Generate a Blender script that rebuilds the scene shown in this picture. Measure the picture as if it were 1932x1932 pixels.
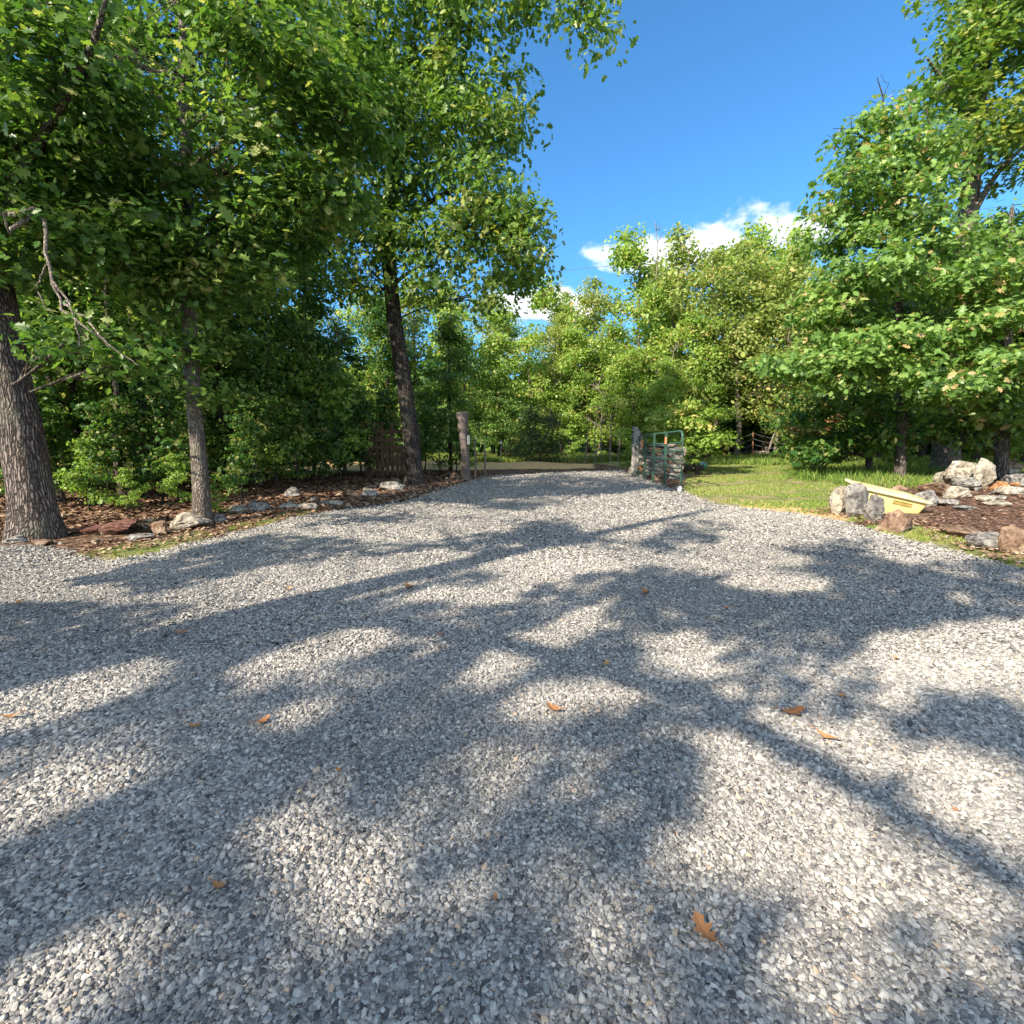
import bpy, math, random
import numpy as np
from mathutils import Vector

rng = np.random.default_rng(7)
random.seed(7)
SC = bpy.context.scene
for o in list(bpy.data.objects):
    bpy.data.objects.remove(o, do_unlink=True)
COL = SC.collection

# ---------------------------------------------------------------- camera, sky, sun
PITCH = math.radians(6.6)
CAMH = 1.5
SLOPE = 0.05
cam_d = bpy.data.cameras.new('camera')
cam = bpy.data.objects.new('camera', cam_d)
COL.objects.link(cam)
cam.location = (0, 0, CAMH)
cam.rotation_euler = (math.radians(90) - PITCH, 0, 0)
cam_d.lens = 18.0
cam_d.sensor_width = 36.0
cam_d.clip_end = 3000
cam_d.clip_start = 0.05
SC.camera = cam

SUN_EL = math.radians(33)
SUN_AZ = np.array([-0.73, -0.69])
SUN_AZ = SUN_AZ / np.linalg.norm(SUN_AZ)
L = np.array([SUN_AZ[0] * math.cos(SUN_EL), SUN_AZ[1] * math.cos(SUN_EL), math.sin(SUN_EL)])

F = 966.0
def ray(px, py):
    u = (px - F) / F; v = (py - F) / F
    cp, sp = math.cos(PITCH), math.sin(PITCH)
    return np.array([u, cp - v * sp, -sp - v * cp])
def P(px, py, d):
    r = ray(px, py)
    return np.array([0, 0, CAMH]) + r * (d / r[1])
def H(x, y):
    y = np.asarray(y, dtype=float)
    a = np.where(y < 26, SLOPE * y, SLOPE * 26 + 0.3 * (1 - np.exp(-(y - 26) / 12.0)))
    return np.where(y < 0, SLOPE * y * 0.5, a)
def G(px, py):
    r = ray(px, py)
    t = CAMH / (-r[2] + SLOPE * r[1])
    p = np.array([0, 0, CAMH]) + r * t
    p[2] = float(H(p[0], p[1]))
    return p
def project(p):
    p = np.asarray(p)
    cp, sp = math.cos(PITCH), math.sin(PITCH)
    z = p[:, 2] - CAMH
    dep = p[:, 1] * cp - z * sp
    dn = -p[:, 1] * sp - z * cp
    dep = np.where(dep < 0.05, 0.05, dep)
    return F + F * p[:, 0] / dep, F + F * dn / dep

w = bpy.data.worlds.new("World")
SC.world = w
w.use_nodes = True
nt = w.node_tree; nt.nodes.clear()
def N(nt, t, **kw):
    n = nt.nodes.new(t)
    for k, v in kw.items():
        setattr(n, k, v)
    return n
def link(nt, a, b): nt.links.new(a, b)
def math_n(nt, op, a, b=None, c=None):
    n = nt.nodes.new('ShaderNodeMath'); n.operation = op
    for i, v in enumerate((a, b, c)):
        if v is None: continue
        if isinstance(v, (int, float)): n.inputs[i].default_value = v
        else: nt.links.new(v, n.inputs[i])
    return n.outputs[0]
def mixc(nt, f, a, b, mode='MIX'):
    n = nt.nodes.new('ShaderNodeMix'); n.data_type = 'RGBA'; n.blend_type = mode
    for i, v in ((0, f), (6, a), (7, b)):
        if isinstance(v, (int, float)): n.inputs[i].default_value = v
        elif isinstance(v, (tuple, list)): n.inputs[i].default_value = (*v[:3], 1)
        else: nt.links.new(v, n.inputs[i])
    return n.outputs[2]

sky = N(nt, 'ShaderNodeTexSky', sky_type='NISHITA')
sky.sun_disc = False
sky.sun_elevation = SUN_EL
sky.sun_rotation = math.atan2(SUN_AZ[0], SUN_AZ[1]) % (2 * math.pi)
sky.air_density = 1.0; sky.dust_density = 0.3; sky.ozone_density = 2.5
hsv = N(nt, 'ShaderNodeHueSaturation')
hsv.inputs['Saturation'].default_value = 1.0
link(nt, sky.outputs[0], hsv.inputs['Color'])
tc = N(nt, 'ShaderNodeTexCoord')
sep = N(nt, 'ShaderNodeSeparateXYZ'); link(nt, tc.outputs['Generated'], sep.inputs[0])
ysafe = math_n(nt, 'MAXIMUM', sep.outputs[1], 0.02)
U = math_n(nt, 'DIVIDE', sep.outputs[0], ysafe)
V = math_n(nt, 'DIVIDE', sep.outputs[2], ysafe)
noi = N(nt, 'ShaderNodeTexNoise'); noi.inputs['Scale'].default_value = 9.0
noi.inputs['Detail'].default_value = 7.0; noi.inputs['Roughness'].default_value = 0.55
mp = N(nt, 'ShaderNodeMapping'); mp.inputs['Scale'].default_value = (1, 1, 1.7)
link(nt, tc.outputs['Generated'], mp.inputs[0]); link(nt, mp.outputs[0], noi.inputs['Vector'])
def uv_of(px, py):
    r = ray(px, py); return r[0] / r[1], r[2] / r[1]
total = None
for (px, py, rx, ry, s) in ((1400, 450, 150, 60, 1.0), (1260, 475, 120, 42, 1.0), (1500, 440, 90, 40, .9), (1050, 580, 110, 36, 1.0), (955, 600, 70, 60, .8)):
    u0, v0 = uv_of(px, py)
    du = math_n(nt, 'DIVIDE', math_n(nt, 'SUBTRACT', U, u0), rx / F)
    dv = math_n(nt, 'DIVIDE', math_n(nt, 'SUBTRACT', V, v0), ry / F)
    d2 = math_n(nt, 'SQRT', math_n(nt, 'ADD', math_n(nt, 'MULTIPLY', du, du), math_n(nt, 'MULTIPLY', dv, dv)))
    m = math_n(nt, 'MULTIPLY', math_n(nt, 'SUBTRACT', 1.25, d2), s)
    total = m if total is None else math_n(nt, 'MAXIMUM', total, m)
total = math_n(nt, 'MAXIMUM', total, -1.0)
val = math_n(nt, 'ADD', total, math_n(nt, 'MULTIPLY', math_n(nt, 'SUBTRACT', noi.outputs[0], 0.5), 3.4))
mr = N(nt, 'ShaderNodeMapRange'); mr.interpolation_type = 'SMOOTHSTEP'
link(nt, val, mr.inputs[0]); mr.inputs[1].default_value = 0.3; mr.inputs[2].default_value = 0.85
cm = math_n(nt, 'MULTIPLY', mr.outputs[0], math_n(nt, 'GREATER_THAN', sep.outputs[1], 0.05))
skyt = mixc(nt, 1.0, hsv.outputs[0], (0.43, 0.86, 1.10), 'MULTIPLY')
# unseen broken cumulus added to the sky behind the viewer as neutral fill
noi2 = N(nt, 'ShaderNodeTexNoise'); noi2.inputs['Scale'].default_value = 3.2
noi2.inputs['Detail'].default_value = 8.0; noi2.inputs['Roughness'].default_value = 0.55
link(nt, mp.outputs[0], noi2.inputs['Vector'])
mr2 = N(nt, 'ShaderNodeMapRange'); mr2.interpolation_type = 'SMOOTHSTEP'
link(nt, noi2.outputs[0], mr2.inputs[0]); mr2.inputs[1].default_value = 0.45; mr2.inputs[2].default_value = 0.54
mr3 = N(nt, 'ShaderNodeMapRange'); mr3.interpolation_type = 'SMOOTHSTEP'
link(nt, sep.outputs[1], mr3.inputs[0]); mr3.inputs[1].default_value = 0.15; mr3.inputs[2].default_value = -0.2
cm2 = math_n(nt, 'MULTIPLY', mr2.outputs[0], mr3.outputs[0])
skyc = mixc(nt, cm, skyt, (5.6, 5.8, 6.1))
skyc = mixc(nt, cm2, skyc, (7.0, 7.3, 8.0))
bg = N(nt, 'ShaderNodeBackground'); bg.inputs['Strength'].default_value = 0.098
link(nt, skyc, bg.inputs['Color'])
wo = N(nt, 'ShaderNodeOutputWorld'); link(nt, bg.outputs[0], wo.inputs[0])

sun_d = bpy.data.lights.new('sun', 'SUN')
sun_d.energy = 4.3
sun_d.angle = math.radians(0.53)
sun_d.color = (1.0, 0.90, 0.76)
sun = bpy.data.objects.new('sun', sun_d)
COL.objects.link(sun)
sun.rotation_euler = Vector(L.tolist()).to_track_quat('Z', 'Y').to_euler()

SC.view_settings.view_transform = 'Standard'
SC.view_settings.look = 'None'
SC.view_settings.exposure = 1.38
SC.view_settings.gamma = 1
SC.render.engine = 'CYCLES'
SC.cycles.max_bounces = 6
SC.cycles.diffuse_bounces = 3
SC.cycles.glossy_bounces = 2
SC.cycles.transmission_bounces = 4

# ---------------------------------------------------------------- materials
def new_mat(name):
    m = bpy.data.materials.new(name); m.use_nodes = True
    m.node_tree.nodes.clear()
    return m, m.node_tree
def out(nt, sh):
    o = N(nt, 'ShaderNodeOutputMaterial'); link(nt, sh, o.inputs['Surface'])
def princ(nt, col, rough=0.8, spec=0.3, bump=None, bstr=0.5, bdist=0.02, metal=0):
    p = N(nt, 'ShaderNodeBsdfPrincipled')
    if isinstance(col, tuple): p.inputs['Base Color'].default_value = (*col, 1)
    else: link(nt, col, p.inputs['Base Color'])
    p.inputs['Roughness'].default_value = rough
    p.inputs['Specular IOR Level'].default_value = spec
    p.inputs['Metallic'].default_value = metal
    if bump is not None:
        b = N(nt, 'ShaderNodeBump'); b.inputs['Strength'].default_value = bstr
        b.inputs['Distance'].default_value = bdist
        link(nt, bump, b.inputs['Height']); link(nt, b.outputs[0], p.inputs['Normal'])
    return p.outputs[0]
def ramp(nt, fac, stops, interp='LINEAR'):
    r = N(nt, 'ShaderNodeValToRGB'); r.color_ramp.interpolation = interp
    el = r.color_ramp.elements
    while len(el) < len(stops): el.new(0.5)
    for e, (p, c) in zip(el, stops):
        e.position = p; e.color = (*c, 1)
    link(nt, fac, r.inputs[0])
    return r.outputs[0]
def noise(nt, vec, scale, detail=4, rough=0.55, dist=0):
    n = N(nt, 'ShaderNodeTexNoise'); n.inputs['Scale'].default_value = scale
    n.inputs['Detail'].default_value = detail; n.inputs['Roughness'].default_value = rough
    n.inputs['Distortion'].default_value = dist
    link(nt, vec, n.inputs['Vector']); return n.outputs[0]
def voro(nt, vec, scale, feature='F1', outp='Distance'):
    n = N(nt, 'ShaderNodeTexVoronoi'); n.feature = feature
    n.inputs['Scale'].default_value = scale
    link(nt, vec, n.inputs['Vector']); return n.outputs[outp]
def mapping(nt, vec, sc):
    m = N(nt, 'ShaderNodeMapping'); m.inputs['Scale'].default_value = sc
    link(nt, vec, m.inputs[0]); return m.outputs[0]
def objc(nt):
    return N(nt, 'ShaderNodeTexCoord').outputs['Object']

def leaf_mat(name, stops, trans=0.42, gloss=0.38, sheen=0.30):
    m, nt = new_mat(name)
    at = N(nt, 'ShaderNodeAttribute'); at.attribute_name = 'tint'
    c = ramp(nt, at.outputs['Fac'], stops)
    p = N(nt, 'ShaderNodeBsdfPrincipled')
    link(nt, c, p.inputs['Base Color'])
    p.inputs['Roughness'].default_value = gloss
    p.inputs['Specular IOR Level'].default_value = sheen
    tcol = mixc(nt, 1.0, c, (1.45, 1.5, 0.7), 'MULTIPLY')
    t = N(nt, 'ShaderNodeBsdfTranslucent'); link(nt, tcol, t.inputs['Color'])
    mx = N(nt, 'ShaderNodeMixShader'); mx.inputs[0].default_value = trans
    link(nt, p.outputs[0], mx.inputs[1]); link(nt, t.outputs[0], mx.inputs[2])
    out(nt, mx.outputs[0]); return m

M = {}
M['oakleaf'] = leaf_mat('oak_leaf', [(0, (.032, .078, .018)), (.5, (.085, .175, .034)), (.85, (.20, .30, .06)), (1, (.40, .42, .15))])
M['bigoak'] = leaf_mat('tall_oak_leaf', [(0, (.05, .11, .025)), (.5, (.12, .22, .042)), (.85, (.23, .32, .065)), (1, (.36, .37, .11))])
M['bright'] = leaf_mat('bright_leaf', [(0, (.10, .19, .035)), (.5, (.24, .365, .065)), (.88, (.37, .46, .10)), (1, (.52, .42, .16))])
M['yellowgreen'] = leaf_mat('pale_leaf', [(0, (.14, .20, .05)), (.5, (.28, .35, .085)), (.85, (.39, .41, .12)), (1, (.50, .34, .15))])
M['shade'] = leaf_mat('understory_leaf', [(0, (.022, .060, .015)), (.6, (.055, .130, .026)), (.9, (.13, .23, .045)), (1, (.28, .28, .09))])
M['rightoak'] = leaf_mat('right_oak_leaf', [(0, (.055, .115, .028)), (.5, (.155, .275, .060)), (.85, (.29, .42, .105)), (1, (.48, .34, .16))])
M['cedar'] = leaf_mat('cedar_needles', [(0, (.03, .06, .018)), (.6, (.07, .10, .03)), (1, (.16, .14, .05))], trans=.15)
M['redleaf'] = leaf_mat('russet_leaf', [(0, (.10, .04, .03)), (.6, (.20, .08, .05)), (1, (.3, .14, .07))])

def bark_mat(name, dark, light, lichen=None, sc=1.0):
    m, nt = new_mat(name)
    o = objc(nt)
    v = mapping(nt, o, (1, 1, .09))
    n0 = noise(nt, v, 6 * sc, 4)
    wv = N(nt, 'ShaderNodeVectorMath'); wv.operation = 'ADD'
    sc3 = N(nt, 'ShaderNodeVectorMath'); sc3.operation = 'SCALE'; sc3.inputs[3].default_value = .05
    nn = N(nt, 'ShaderNodeTexNoise'); nn.inputs['Scale'].default_value = 9; link(nt, o, nn.inputs['Vector'])
    link(nt, nn.outputs['Color'], sc3.inputs[0]); link(nt, v, wv.inputs[0]); link(nt, sc3.outputs[0], wv.inputs[1])
    d = voro(nt, wv.outputs[0], 34 * sc, 'DISTANCE_TO_EDGE')
    dm = math_n(nt, 'MINIMUM', math_n(nt, 'ADD', math_n(nt, 'MULTIPLY', d, 3.2), .06), 1.0)
    fine = noise(nt, o, 40, 5, .7)
    h = math_n(nt, 'ADD', dm, math_n(nt, 'MULTIPLY', fine, .5))
    f = math_n(nt, 'MULTIPLY', dm, math_n(nt, 'ADD', math_n(nt, 'MULTIPLY', fine, .9), math_n(nt, 'MULTIPLY', n0, .5)))
    c = ramp(nt, f, [(.05, dark), (.75, light)])
    if lichen:
        ln = noise(nt, o, 3.0, 5, .65)
        lm = N(nt, 'ShaderNodeMapRange'); link(nt, ln, lm.inputs[0]); lm.inputs[1].default_value = .52; lm.inputs[2].default_value = .62
        c = mixc(nt, math_n(nt, 'MULTIPLY', lm.outputs[0], .5), c, lichen)
    out(nt, princ(nt, c, .95, .1, h, 1.0, .03)); return m
M['bark'] = bark_mat('oak_bark', (.030, .023, .020), (.30, .245, .21), (.18, .18, .13))
M['barklight'] = bark_mat('pale_bark', (.08, .06, .05), (.44, .37, .30), (.30, .32, .22), 1.6)
M['barkdark'] = bark_mat('dark_bark', (.022, .018, .016), (.15, .125, .105), (.10, .11, .085))
M['deadwood'] = bark_mat('dead_wood', (.24, .19, .15), (.60, .51, .42), None, 2)

def rock_mat(name, c1, c2, c3, sc=1.0, strata=False, bs=.8):
    m, nt = new_mat(name)
    o = objc(nt)
    if strata: o = mapping(nt, o, (1, 1, 5))
    a = noise(nt, o, 2.4 * sc, 6, .65)
    b = noise(nt, o, 9 * sc, 6, .7)
    f = noise(nt, o, 45, 4, .7)
    c = ramp(nt, a, [(.35, c1), (.5, c2), (.62, c3)])
    c = mixc(nt, .85, c, ramp(nt, b, [(.36, (.12, .10, .085)), (.5, (.85, .84, .82)), (.7, (1.15, 1.1, 1.0))]), 'MULTIPLY')
    h = math_n(nt, 'ADD', math_n(nt, 'MULTIPLY', b, 2.0), math_n(nt, 'MULTIPLY', f, .6))
    out(nt, princ(nt, c, .9, .15, h, bs, .05)); return m
M['rockpale'] = rock_mat('pale_limestone', (.30, .26, .20), (.50, .44, .35), (.62, .57, .48), 1.5)
M['rockgrey'] = rock_mat('grey_rock', (.16, .15, .14), (.34, .32, .29), (.48, .46, .42), 1.5)
M['rockbrown'] = rock_mat('brown_rock', (.16, .10, .07), (.32, .21, .14), (.42, .32, .24), 1.2)
M['rockred'] = rock_mat('red_sandstone', (.15, .07, .055), (.27, .13, .10), (.36, .20, .16), 1.5, True)
M['rockorange'] = rock_mat('orange_stone', (.35, .16, .07), (.50, .26, .12), (.60, .42, .28), 2)

def plain(name, col, rough=.5, spec=.5, var=.15, sc=8, metal=0, bstr=.15):
    m, nt = new_mat(name)
    o = objc(nt)
    n = noise(nt, o, sc, 5, .6)
    dk = tuple(c * (1 - 2 * var) for c in col); lt = tuple(min(1, c * (1 + var)) for c in col)
    c = ramp(nt, n, [(.3, dk), (.6, lt)])
    out(nt, princ(nt, c, rough, spec, n, bstr, .01, metal)); return m
M['greenpaint'] = plain('green_gate_paint', (.030, .080, .052), .5, .5, .2, 14)
M['tub'] = plain('yellow_plastic', (.76, .62, .23), .42, .45, .07, 5)
M['tubedge'] = plain('pale_yellow_plastic', (.82, .72, .38), .4, .45, .05, 5)
M['tubmark'] = plain('worn_embossing', (.42, .30, .09), .5, .4, .1)
M['rubber'] = plain('black_rubber', (.03, .03, .03), .7, .3, .2)
M['hub'] = plain('white_hub', (.62, .60, .58), .5, .5, .1)
M['orangetag'] = plain('orange_reflector', (.70, .25, .12), .4, .5, .15, 30)
M['whitepost'] = plain('white_post_paint', (.62, .57, .48), .7, .3, .15, 6)
M['rust'] = plain('rusty_steel', (.38, .17, .08), .8, .2, .3, 20)
M['teal'] = plain('teal_glass', (.16, .52, .46), .15, .6, .12, 8)
M['wire'] = plain('steel_wire', (.22, .22, .22), .5, .5)
M['cable'] = plain('cable_sheath', (.10, .11, .12), .6, .4)
M['greybox'] = plain('grey_box', (.16, .19, .18), .5, .5, .1)
def wood_mat(name, dark, light):
    m, nt = new_mat(name)
    o = objc(nt)
    v = mapping(nt, o, (1, 1, .06))
    n = noise(nt, v, 60, 5, .75, .5)
    b = noise(nt, o, 3, 4)
    c = ramp(nt, math_n(nt, 'ADD', math_n(nt, 'MULTIPLY', n, .75), math_n(nt, 'MULTIPLY', b, .3)), [(.35, dark), (.65, light)])
    out(nt, princ(nt, c, .9, .1, n, .9, .02)); return m
M['postwood'] = wood_mat('weathered_post_wood', (.045, .036, .032), (.24, .195, .165))
M['boardwood'] = wood_mat('old_board_wood', (.035, .025, .018), (.17, .115, .075))
def litter_mat(name, stops):
    m, nt = new_mat(name)
    at = N(nt, 'ShaderNodeAttribute'); at.attribute_name = 'tint'
    c = ramp(nt, at.outputs['Fac'], stops)
    out(nt, princ(nt, c, .7, .2)); return m
M['litter'] = litter_mat('dry_leaves', [(0, (.07, .04, .026)), (.5, (.18, .10, .06)), (.8, (.30, .19, .115)), (1, (.46, .35, .23))])
M['fallen'] = litter_mat('fallen_oak_leaf', [(0, (.22, .09, .035)), (.5, (.36, .16, .06)), (1, (.46, .26, .11))])
M['mulch'] = litter_mat('bark_mulch', [(0, (.06, .035, .025)), (.5, (.16, .09, .06)), (.85, (.28, .17, .12)), (1, (.42, .32, .24))])
M['grass'] = leaf_mat('grass_blades', [(0, (.07, .13, .025)), (.5, (.14, .23, .04)), (.8, (.26, .31, .07)), (1, (.42, .36, .16))], .3, .5, .2)
M['stones'] = None

m, nt = new_mat('gravel_stone')
at = N(nt, 'ShaderNodeAttribute'); at.attribute_name = 'tint'
STOPS_GR = [(0, (.055, .053, .051)), (.25, (.165, .156, .146)), (.58, (.325, .303, .268)), (.85, (.48, .445, .385)), (.97, (.60, .555, .48)), (1, (.44, .33, .23))]
c = ramp(nt, at.outputs['Fac'], STOPS_GR)
o = objc(nt)
n2 = noise(nt, o, 90, 4, .6)
c = mixc(nt, .5, c, ramp(nt, n2, [(.3, (.7, .7, .7)), (.65, (1.15, 1.13, 1.1))]), 'MULTIPLY')
out(nt, princ(nt, c, .85, .2, n2, .25, .004)); M['stones'] = m

m, nt = new_mat('gravel_bed')
o = objc(nt)
v1 = N(nt, 'ShaderNodeTexVoronoi'); v1.inputs['Scale'].default_value = 42; link(nt, o, v1.inputs['Vector'])
v2 = N(nt, 'ShaderNodeTexVoronoi'); v2.inputs['Scale'].default_value = 95; link(nt, o, v2.inputs['Vector'])
s1 = N(nt, 'ShaderNodeSeparateColor'); link(nt, v1.outputs['Color'], s1.inputs[0])
s2 = N(nt, 'ShaderNodeSeparateColor'); link(nt, v2.outputs['Color'], s2.inputs[0])
f = math_n(nt, 'ADD', math_n(nt, 'MULTIPLY', s1.outputs[0], .6), math_n(nt, 'MULTIPLY', s2.outputs[0], .4))
c = ramp(nt, f, [(0, (.10, .094, .086)), (.3, (.20, .187, .168)), (.65, (.355, .328, .285)), (1, (.52, .48, .415))])
big = noise(nt, o, .9, 5, .6)
c = mixc(nt, 1.0, c, ramp(nt, big, [(.35, (.88, .89, .92)), (.65, (1.12, 1.09, 1.04))]), 'MULTIPLY')
hh = math_n(nt, 'SUBTRACT', math_n(nt, 'MULTIPLY', math_n(nt, 'SUBTRACT', 1, v1.outputs['Distance']), 1.0), math_n(nt, 'MULTIPLY', v2.outputs['Distance'], .5))
out(nt, princ(nt, c, .9, .15, hh, 1.0, .02)); M['gravelbed'] = m

# ground with zones in vertex colour: r grass, g orange dirt, b mulch
m, nt = new_mat('woodland_ground')
o = objc(nt)
at = N(nt, 'ShaderNodeAttribute'); at.attribute_name = 'zone'
sp = N(nt, 'ShaderNodeSeparateColor'); link(nt, at.outputs['Color'], sp.inputs[0])
na = noise(nt, o, 3.0, 6, .7); nb = noise(nt, o, 25, 5, .7); nc = noise(nt, o, .7, 4)
vl = N(nt, 'ShaderNodeTexVoronoi'); vl.inputs['Scale'].default_value = 16; link(nt, o, vl.inputs['Vector'])
sl = N(nt, 'ShaderNodeSeparateColor'); link(nt, vl.outputs['Color'], sl.inputs[0])
lit_c = ramp(nt, sl.outputs[0], [(0, (.045, .028, .019)), (.5, (.12, .07, .042)), (.85, (.21, .13, .08)), (1, (.33, .24, .16))])
gr_c = ramp(nt, nb, [(.3, (.07, .11, .022)), (.5, (.14, .19, .045)), (.7, (.26, .25, .09))])
gr_c = mixc(nt, ramp(nt, na, [(.42, (0, 0, 0)), (.6, (.85, .85, .85))]), gr_c, (.36, .27, .15))
di_c = ramp(nt, nb, [(.3, (.44, .27, .11)), (.55, (.64, .43, .20)), (.75, (.74, .54, .30))])
mu_c = ramp(nt, nb, [(.3, (.06, .035, .025)), (.5, (.15, .09, .06)), (.72, (.30, .20, .15))])
def zmask(s):
    mr = N(nt, 'ShaderNodeMapRange'); mr.interpolation_type = 'SMOOTHSTEP'
    link(nt, math_n(nt, 'ADD', s, math_n(nt, 'MULTIPLY', math_n(nt, 'SUBTRACT', na, .5), 1.1)), mr.inputs[0])
    mr.inputs[1].default_value = .38; mr.inputs[2].default_value = .62
    return mr.outputs[0]
c = mixc(nt, zmask(sp.outputs[0]), lit_c, gr_c)
c = mixc(nt, zmask(sp.outputs[2]), c, mu_c)
c = mixc(nt, zmask(sp.outputs[1]), c, di_c)
out(nt, princ(nt, c, .95, .1, math_n(nt, 'ADD', nb, math_n(nt, 'MULTIPLY', na, 2)), .9, .04)); M['ground'] = m

# ---------------------------------------------------------------- mesh builders
class MB:
    def __init__(s):
        s.v = []; s.l = []; s.n = []; s.t = []; s.nv = 0
    def add(s, verts, faces, tint=None):
        """verts (k,3); faces (m,c) int array of one face size"""
        verts = np.asarray(verts, dtype=np.float32).reshape(-1, 3)
        faces = np.asarray(faces, dtype=np.int64)
        if faces.ndim == 1: faces = faces[None]
        s.v.append(verts); s.l.append((faces + s.nv).ravel())
        s.n.append(np.full(len(faces), faces.shape[1], dtype=np.int64))
        t = np.zeros(len(faces)) if tint is None else np.broadcast_to(np.asarray(tint, dtype=float), (len(faces),))
        s.t.append(t); s.nv += len(verts)
    def tube(s, pts, radii, sides=8, cap=True, wob=0, seed=0):
        pts = np.asarray(pts, float); n = len(pts)
        if n < 2: return
        radii = np.broadcast_to(np.asarray(radii, float), (n,))
        tan = np.gradient(pts, axis=0); tan /= np.linalg.norm(tan, axis=1)[:, None] + 1e-9
        ref = np.array([0., 0, 1]) if abs(tan[0][2]) < .9 else np.array([1., 0, 0])
        a = np.cross(tan, ref); a /= np.linalg.norm(a, axis=1)[:, None] + 1e-9
        b = np.cross(tan, a)
        th = np.arange(sides) * 2 * math.pi / sides
        rr = radii[:, None] * np.ones((1, sides))
        if wob:
            r2 = np.random.default_rng(seed)
            ph = r2.uniform(0, 6.28, 4)
            zz = np.linspace(0, 1, n)[:, None]
            rr = rr * (1 + wob * (np.sin(3 * th[None] + ph[0] + 4 * zz) + .6 * np.sin(5 * th[None] + ph[1] - 6 * zz) + .5 * np.sin(9 * zz * 3 + ph[2] + 2 * th[None])))
        V = pts[:, None] + rr[..., None] * (np.cos(th)[None, :, None] * a[:, None] + np.sin(th)[None, :, None] * b[:, None])
        V = V.reshape(-1, 3)
        i = np.arange(n - 1)[:, None] * sides; j = np.arange(sides)[None]
        k = (j + 1) % sides
        Fq = np.stack([i + j, i + k, i + sides + k, i + sides + j], -1).reshape(-1, 4)
        s.add(V, Fq)
        if cap:
            s.add(V[-sides:], np.arange(sides)); s.add(V[:sides], np.arange(sides)[::-1])
    def box(s, c, size, rot=0, tint=0, axis=None):
        x, y, z = np.array(size) / 2
        v = np.array([[-x, -y, -z], [x, -y, -z], [x, y, -z], [-x, y, -z], [-x, -y, z], [x, -y, z], [x, y, z], [-x, y, z]])
        if axis is not None: v = v @ np.asarray(axis)
        if rot:
            cr, sr = math.cos(rot), math.sin(rot)
            v = v @ np.array([[cr, sr, 0], [-sr, cr, 0], [0, 0, 1]])
        s.add(v + np.array(c), [[0, 3, 2, 1], [4, 5, 6, 7], [0, 1, 5, 4], [1, 2, 6, 5], [2, 3, 7, 6], [3, 0, 4, 7]], tint)
    def build(s, name, mat, parent=None, smooth=False, tint=False, origin=None, bevel=0):
        me = bpy.data.meshes.new(name)
        v = np.concatenate(s.v); l = np.concatenate(s.l); n = np.concatenate(s.n)
        if origin is not None: v = v - np.asarray(origin, dtype=np.float32)
        me.vertices.add(len(v)); me.vertices.foreach_set('co', v.astype(np.float32).ravel())
        me.loops.add(len(l)); me.loops.foreach_set('vertex_index', l.astype(np.int32))
        me.polygons.add(len(n))
        me.polygons.foreach_set('loop_start', np.concatenate([[0], np.cumsum(n)[:-1]]).astype(np.int32))
        me.polygons.foreach_set('use_smooth', np.full(len(n), bool(smooth)))
        me.update(calc_edges=True)
        if tint:
            a = me.attributes.new('tint', 'FLOAT', 'FACE')
            a.data.foreach_set('value', np.concatenate(s.t).astype(np.float32))
        me.materials.append(mat)
        ob = bpy.data.objects.new(name, me); COL.objects.link(ob)
        if parent is not None: ob.parent = parent
        if origin is not None and parent is None: ob.location = origin
        if bevel:
            b = ob.modifiers.new('bevel', 'BEVEL'); b.width = bevel; b.segments = 2; b.limit_method = 'ANGLE'
        return ob

def tag(o, label=None, cat=None, group=None, kind=None):
    if label: o['label'] = label
    if cat: o['category'] = cat
    if group: o['group'] = group
    if kind: o['kind'] = kind
    return o
def empty(name, loc, rz=0):
    o = bpy.data.objects.new(name, None); COL.objects.link(o)
    o.location = tuple(float(a) for a in loc); o.rotation_euler = (0, 0, rz); o.empty_display_size = .2
    return o
def copy_tree(o, parent=None):
    c = o.copy(); COL.objects.link(c)
    if parent is not None: c.parent = parent
    for ch in list(o.children): copy_tree(ch, c)
    return c

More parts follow.
